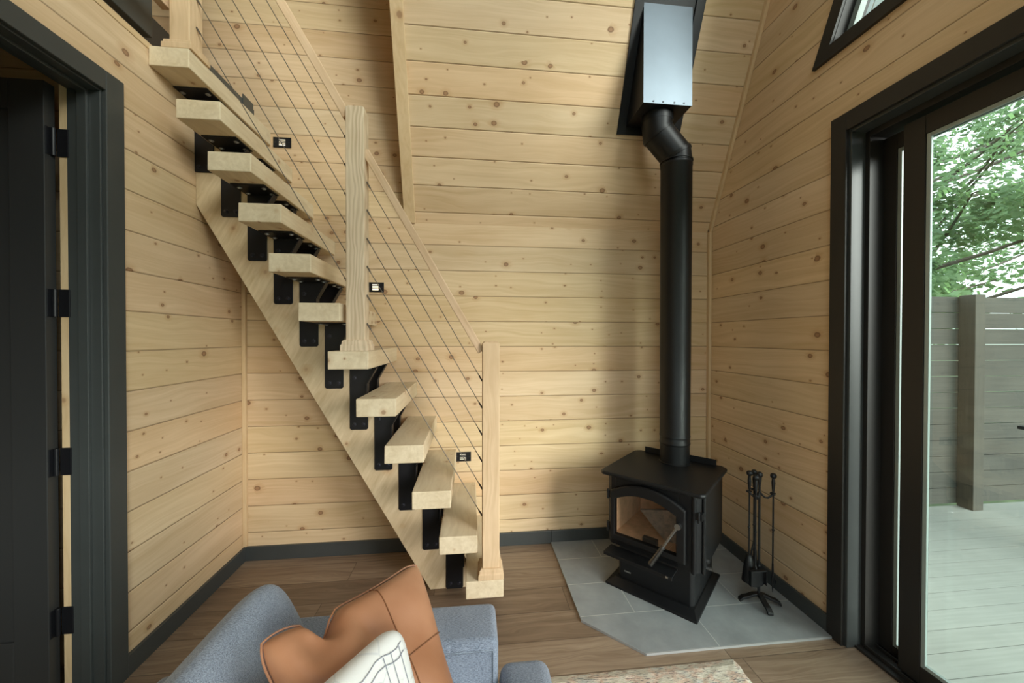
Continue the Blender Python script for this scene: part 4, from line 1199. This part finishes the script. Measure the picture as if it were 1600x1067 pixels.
# ------------------------------------------------------------------ pillows
def pillow(name, label, A, B, Cc, thick, mat, dent=None, pinch=0.10, n=28, back=Vector((0, 0, 0)), puff=0.5, wob=0.0, seed=1, rc=0.10, D=None):
    A, B, Cc = Vector(A), Vector(B), Vector(Cc); D = Vector(D) if D else B + Cc - A
    nn = (B - A).cross(Cc - A).normalized()
    if nn.dot(Vector((0, 0, CAMZ)) - A) < 0: nn = -nn
    ctr = (A + B + Cc + D) / 4
    t = thing(name, label, 'cushion', tuple(ctr))
    rnd = random.Random(seed)
    bm = bmesh.new(); uvl = bm.loops.layers.uv.new('uv')
    grids = []
    for side in (1, -1):
        g = []
        for i in range(n + 1):
            row = []
            for j in range(n + 1):
                u, v = i / n, j / n
                # edges bow inwards between the corners
                uu = u + pinch * (0.5 - u) * (4 * v * (1 - v)) * 0.9
                vv = v + pinch * (0.5 - v) * (4 * u * (1 - u)) * 0.9
                au, av = abs(2 * u - 1), abs(2 * v - 1)
                kc = 1 - rc * max(0, (au * av - 0.72) / 0.28) ** 1.5      # blunt corners
                uu = 0.5 + (uu - 0.5) * kc; vv = 0.5 + (vv - 0.5) * kc
                p = A * (1 - uu) * (1 - vv) + B * uu * (1 - vv) + Cc * (1 - uu) * vv + D * uu * vv
                h = (max(0, 16 * u * (1 - u) * v * (1 - v))) ** puff * thick / 2
                hh = h * (1 + wob * math.sin(9 * u + 4 * v + seed) * math.sin(7 * v + seed))
                p = p + nn * side * hh
                if dent:
                    du, dvv, rr, amt = dent
                    d2_ = ((u - du) ** 2 + ((v - dvv) * 0.45) ** 2) / (rr * rr)
                    k_ = math.exp(-d2_)
                    p = p + (Cc - A) * amt * k_ * max(0, 1 - v * 1.4) - nn * side * h * 0.55 * k_
                if dent and side == 1:
                    k2 = math.exp(-(((u - 0.80) / 0.07) ** 2 + ((v - 0.16) / 0.10) ** 2)) + 0.5 * math.exp(-(((u - 0.55) / 0.05) ** 2 + ((v - 0.20 - (0.6 - u)) / 0.12) ** 2))
                    p = p - nn * 0.030 * k2
                row.append(p - ctr)
            g.append(row)
        grids.append(g)
    V = {}
    for s, g in enumerate(grids):
        for i in range(n + 1):
            for j in range(n + 1):
                edge = i in (0, n) or j in (0, n)
                if s == 1 and edge: V[1, i, j] = V[0, i, j]
                else: V[s, i, j] = bm.verts.new(g[i][j])
    for s in (0, 1):
        for i in range(n):
            for j in range(n):
                q = [V[s, i, j], V[s, i + 1, j], V[s, i + 1, j + 1], V[s, i, j + 1]]
                if s: q = q[::-1]
                f = bm.faces.new(q); ij = [(i, j), (i + 1, j), (i + 1, j + 1), (i, j + 1)]
                if s: ij = ij[::-1]
                for lp, (a, b) in zip(f.loops, ij): lp[uvl].uv = (a / n, b / n)
    cov = obj('cover', bm, mat, t, smooth=True, sub=1)
    # piped edge
    edge = [(i, 0) for i in range(n)] + [(n, j) for j in range(n)] + [(n - i, n) for i in range(n)] + [(0, n - j) for j in range(n)]
    return t, grids[0], edge, nn, ctr
t1, g1, e1, nn1, c1 = pillow('leather_cushion', 'tan brown leather cushion leaning on the sofa arm', (-0.150, 1.09, 0.838), (-0.428, 0.775, 0.878), (0.012, 0.78, 0.575), 0.16, 'leather',
    dent=(0.70, 0.0, 0.055, 0.13), pinch=0.10, puff=0.42, wob=0.14, seed=3, rc=0.075, D=(-0.152, 0.52, 0.604))
bm = bmesh.new(); path = [g1[i][j] for i, j in e1]; bm_tube(bm, path + [path[0]], 0.0022, 6, cap=False)
obj('piping', bm, 'leather', t1, smooth=True)
def seam_line(g, pts, nn, name, mat, parent, r=0.0014, lift=0.001):
    n = len(g) - 1; P_ = []
    for u, v in pts:
        fi, fj = u * n, v * n; i, j = min(int(fi), n - 1), min(int(fj), n - 1); a, b = fi - i, fj - j
        p = g[i][j] * (1 - a) * (1 - b) + g[i + 1][j] * a * (1 - b) + g[i][j + 1] * (1 - a) * b + g[i + 1][j + 1] * a * b
        P_.append(p + nn * lift)
    bm = bmesh.new(); bm_tube(bm, P_, r, 6); return obj(name, bm, mat, parent, smooth=True)
seam_line(g1, [(0.40, 0.005 + 0.99 * k / 24) for k in range(25)], nn1, 'seam', 'stitch', t1)
seam_line(g1, [(0.002 + 0.99 * k / 24, 0.44) for k in range(25)], nn1, 'seam', 'stitch', t1)
t2, g2, e2, nn2, c2 = pillow('printed_cushion', 'white printed cotton cushion in front of the leather cushion', (-0.152, 0.825, 0.872), (-0.425, 0.50, 0.845), (-0.005, 0.60, 0.574), 0.12, 'white',
    pinch=0.02, puff=0.36, wob=0.10, seed=5)
for v0 in (0.10, 0.14):
    seam_line(g2, [(0.06 + 0.9 * k / 24, v0 + 0.012 * math.sin(k * 1.3)) for k in range(25)], nn2, 'printed_line', 'print', t2, r=0.0010)
for u0 in (0.08, 0.13, 0.17):
    seam_line(g2, [(u0, 0.10 + 0.85 * k / 24) for k in range(25)], nn2, 'printed_line', 'print', t2, r=0.0008)

# ------------------------------------------------------------------ rug
bm = bmesh.new()
nx, ny = 70, 60
rx0, rx1, ry0, ry1 = -0.75, 1.19, -0.6, 1.582
rnd = random.Random(4)
gv = [[bm.verts.new((rx0 + (rx1 - rx0) * i / nx + (rnd.uniform(-.004, .004) if i in (0, nx) else 0), ry0 + (ry1 - ry0) * j / ny + (rnd.uniform(-.004, .004) if j in (0, ny) else 0), 0.010 + rnd.uniform(-.002, .002) if 0 < i < nx and 0 < j < ny else 0.001)) for j in range(ny + 1)] for i in range(nx + 1)]
for i in range(nx):
    for j in range(ny): bm.faces.new([gv[i][j], gv[i + 1][j], gv[i + 1][j + 1], gv[i][j + 1]])
rg = obj('rug', bm, 'rug', loc=(0.22, 0.5, 0)); tag(rg, 'cream and coral flecked woven rug on the oak floor', 'rug')

# ------------------------------------------------------------------ outside
DZ = -0.10
bm = bmesh.new()
y = 3.05; k = 0
while y > -3.0:
    bm_box(bm, XR + T + 0.005, 7.6, y - 0.127, y, DZ - 0.03, DZ); y -= 0.1305
struct(obj('floor_deck', bm, 'deck'), 'pale composite deck boards outside')
FYc = 3.05
fe = thing('deck_fence', 'weathered grey horizontal board fence behind the deck', 'fence', (4.7, FYc, DZ))
bm = bmesh.new()
z = 1.853; i = 0
while z > DZ + 0.02:
    z0 = max(z - 0.1435, DZ + 0.02)
    for xa, xb in ((2.92 - 4.7, 4.64 - 4.7), (4.645 - 4.7, 8.2 - 4.7)):
        bm_box(bm, xa, xb, 0.0, 0.022, z0 - DZ + rnd.uniform(-.0015, .0015), z - DZ)
    z -= 0.149
obj('boards', bm, 'fence', fe)
for xp in (4.527, 6.95, 2.92):
    box('fence_post', xp - 4.7, xp + 0.109 - 4.7, -0.120, -0.002, 0, 1.965, 'post', fe, bevel=0.004)
# patio chair: only its arm shows in the doorway
pc = thing('patio_chair', 'black metal patio chair arm at the right edge of the glass', 'chair', (4.32, 2.0, DZ))
bm = bmesh.new(); bm_box(bm, -0.29, 0.30, 0.33, 0.37, 0.895, 0.92); bm_box(bm, -0.29, 0.30, -0.22, -0.18, 0.895, 0.92)
obj('armrest', bm, 'blackmetal', pc, bevel=0.004)
for yy in (0.35, -0.20):
    for xx in (0.24, -0.12): box('leg', xx, xx + 0.025, yy - 0.012, yy + 0.012, 0, 0.895, 'blackmetal', pc)
box('seat', -0.10, 0.27, -0.188, 0.338, 0.42, 0.45, 'blackmetal', pc, bevel=0.006)
box('backrest', 0.245, 0.262, -0.188, 0.338, 0.50, 1.05, 'blackmetal', pc, bevel=0.006)
# ground
bm = bmesh.new(); bm_box(bm, -20, 60, -25, 70, -0.9, -0.7); struct(obj('ground', bm, 'ground'))

def tree(name, label, x, y, h, r, seed, crown_z, nleaf, branches=(), leaf=0.115):
    rd = random.Random(seed)
    t = thing(name, label, 'tree', (x, y, -0.7), 'trees beyond the fence')
    bm = bmesh.new()
    tp = [(rd.uniform(-.05, .05) * i, rd.uniform(-.05, .05) * i, h * i / 6) for i in range(7)]
    bm_tube(bm, tp, 0.12, 10, rad=[0.15 * (1 - 0.13 * i) for i in range(7)])
    bl = []
    for i in range(14):
        z0 = rd.uniform(h * 0.25, h * 0.9); a = rd.uniform(0, 2 * PI); L_ = r * rd.uniform(0.7, 1.0)
        b = [(0, 0, z0)] + [(math.cos(a) * L_ * s, math.sin(a) * L_ * s, z0 + L_ * 0.35 * s + rd.uniform(-.1, .1)) for s in (0.3, 0.6, 0.9, 1.0)]
        bm_tube(bm, b, 0.03, 6, rad=[0.045, 0.035, 0.025, 0.015, 0.008]); bl.append(b)
    for b in branches:
        b = [Vector(q) - Vector((x, y, -0.7)) for q in b]
        bm_tube(bm, b, 0.03, 6, rad=[0.045] + [0.03] * (len(b) - 2) + [0.015]); bl.append([tuple(q) for q in b])
    obj('trunk', bm, 'bark', t, smooth=True)
    verts, faces = [], []
    cl = []
    for i in range(40):
        b = rd.choice(bl); q = rd.choice(b[1:])
        cl.append((q[0] + rd.gauss(0, r * .13), q[1] + rd.gauss(0, r * .13), q[2] + rd.gauss(0, r * .11), rd.uniform(0.10, 0.24) * r))
    for i in range(nleaf):
        c = rd.choice(cl)
        d = Vector((rd.gauss(0, 1), rd.gauss(0, 1), rd.gauss(0, 0.75))).normalized() * (c[3] * rd.random() ** 0.45)
        p = Vector(c[:3]) + d
        s = leaf * rd.uniform(0.5, 1.3)
        a = Vector((rd.gauss(0, 1), rd.gauss(0, 1), rd.gauss(0, .6))).normalized(); b_ = a.orthogonal().normalized() * 0.40 * s
        a = a * s * 0.5
        k_ = len(verts)
        verts += [p - a, p + b_, p + a, p - b_]; faces.append((k_, k_ + 1, k_ + 2, k_ + 3))
    me = bpy.data.meshes.new('foliage'); me.from_pydata(verts, [], faces); me.materials.append(MAT['leaf'])
    o = bpy.data.objects.new('foliage', me); C.objects.link(o); o.parent = t
tree('oak_tree', 'leafy oak tree with level branches just behind the fence', 6.4, 5.6, 5.4, 2.6, 11, 2, 13000,
     branches=[[(6.6, 5.6, 3.0), (6.0, 5.4, 3.05), (5.2, 5.2, 2.95), (4.5, 5.2, 2.93), (3.9, 5.2, 2.96)], [(6.6, 5.6, 2.5), (6.0, 5.4, 2.42), (5.2, 5.2, 2.36), (4.6, 5.3, 2.40), (3.9, 5.3, 2.47)]])
tree('oak_tree', 'broad oak tree to the right with branches over the fence', 10.0, 7.4, 7.0, 3.4, 23, 2, 12000, leaf=0.12)
tree('oak_tree', 'distant oak tree seen low above the fence at left', 8.2, 12.0, 6.0, 3.2, 35, 2, 14000, leaf=0.13)
tree('oak_tree', 'farthest oak tree filling the gap between the nearer crowns', 15.0, 13.0, 8.5, 4.5, 47, 2, 14000, leaf=0.15)
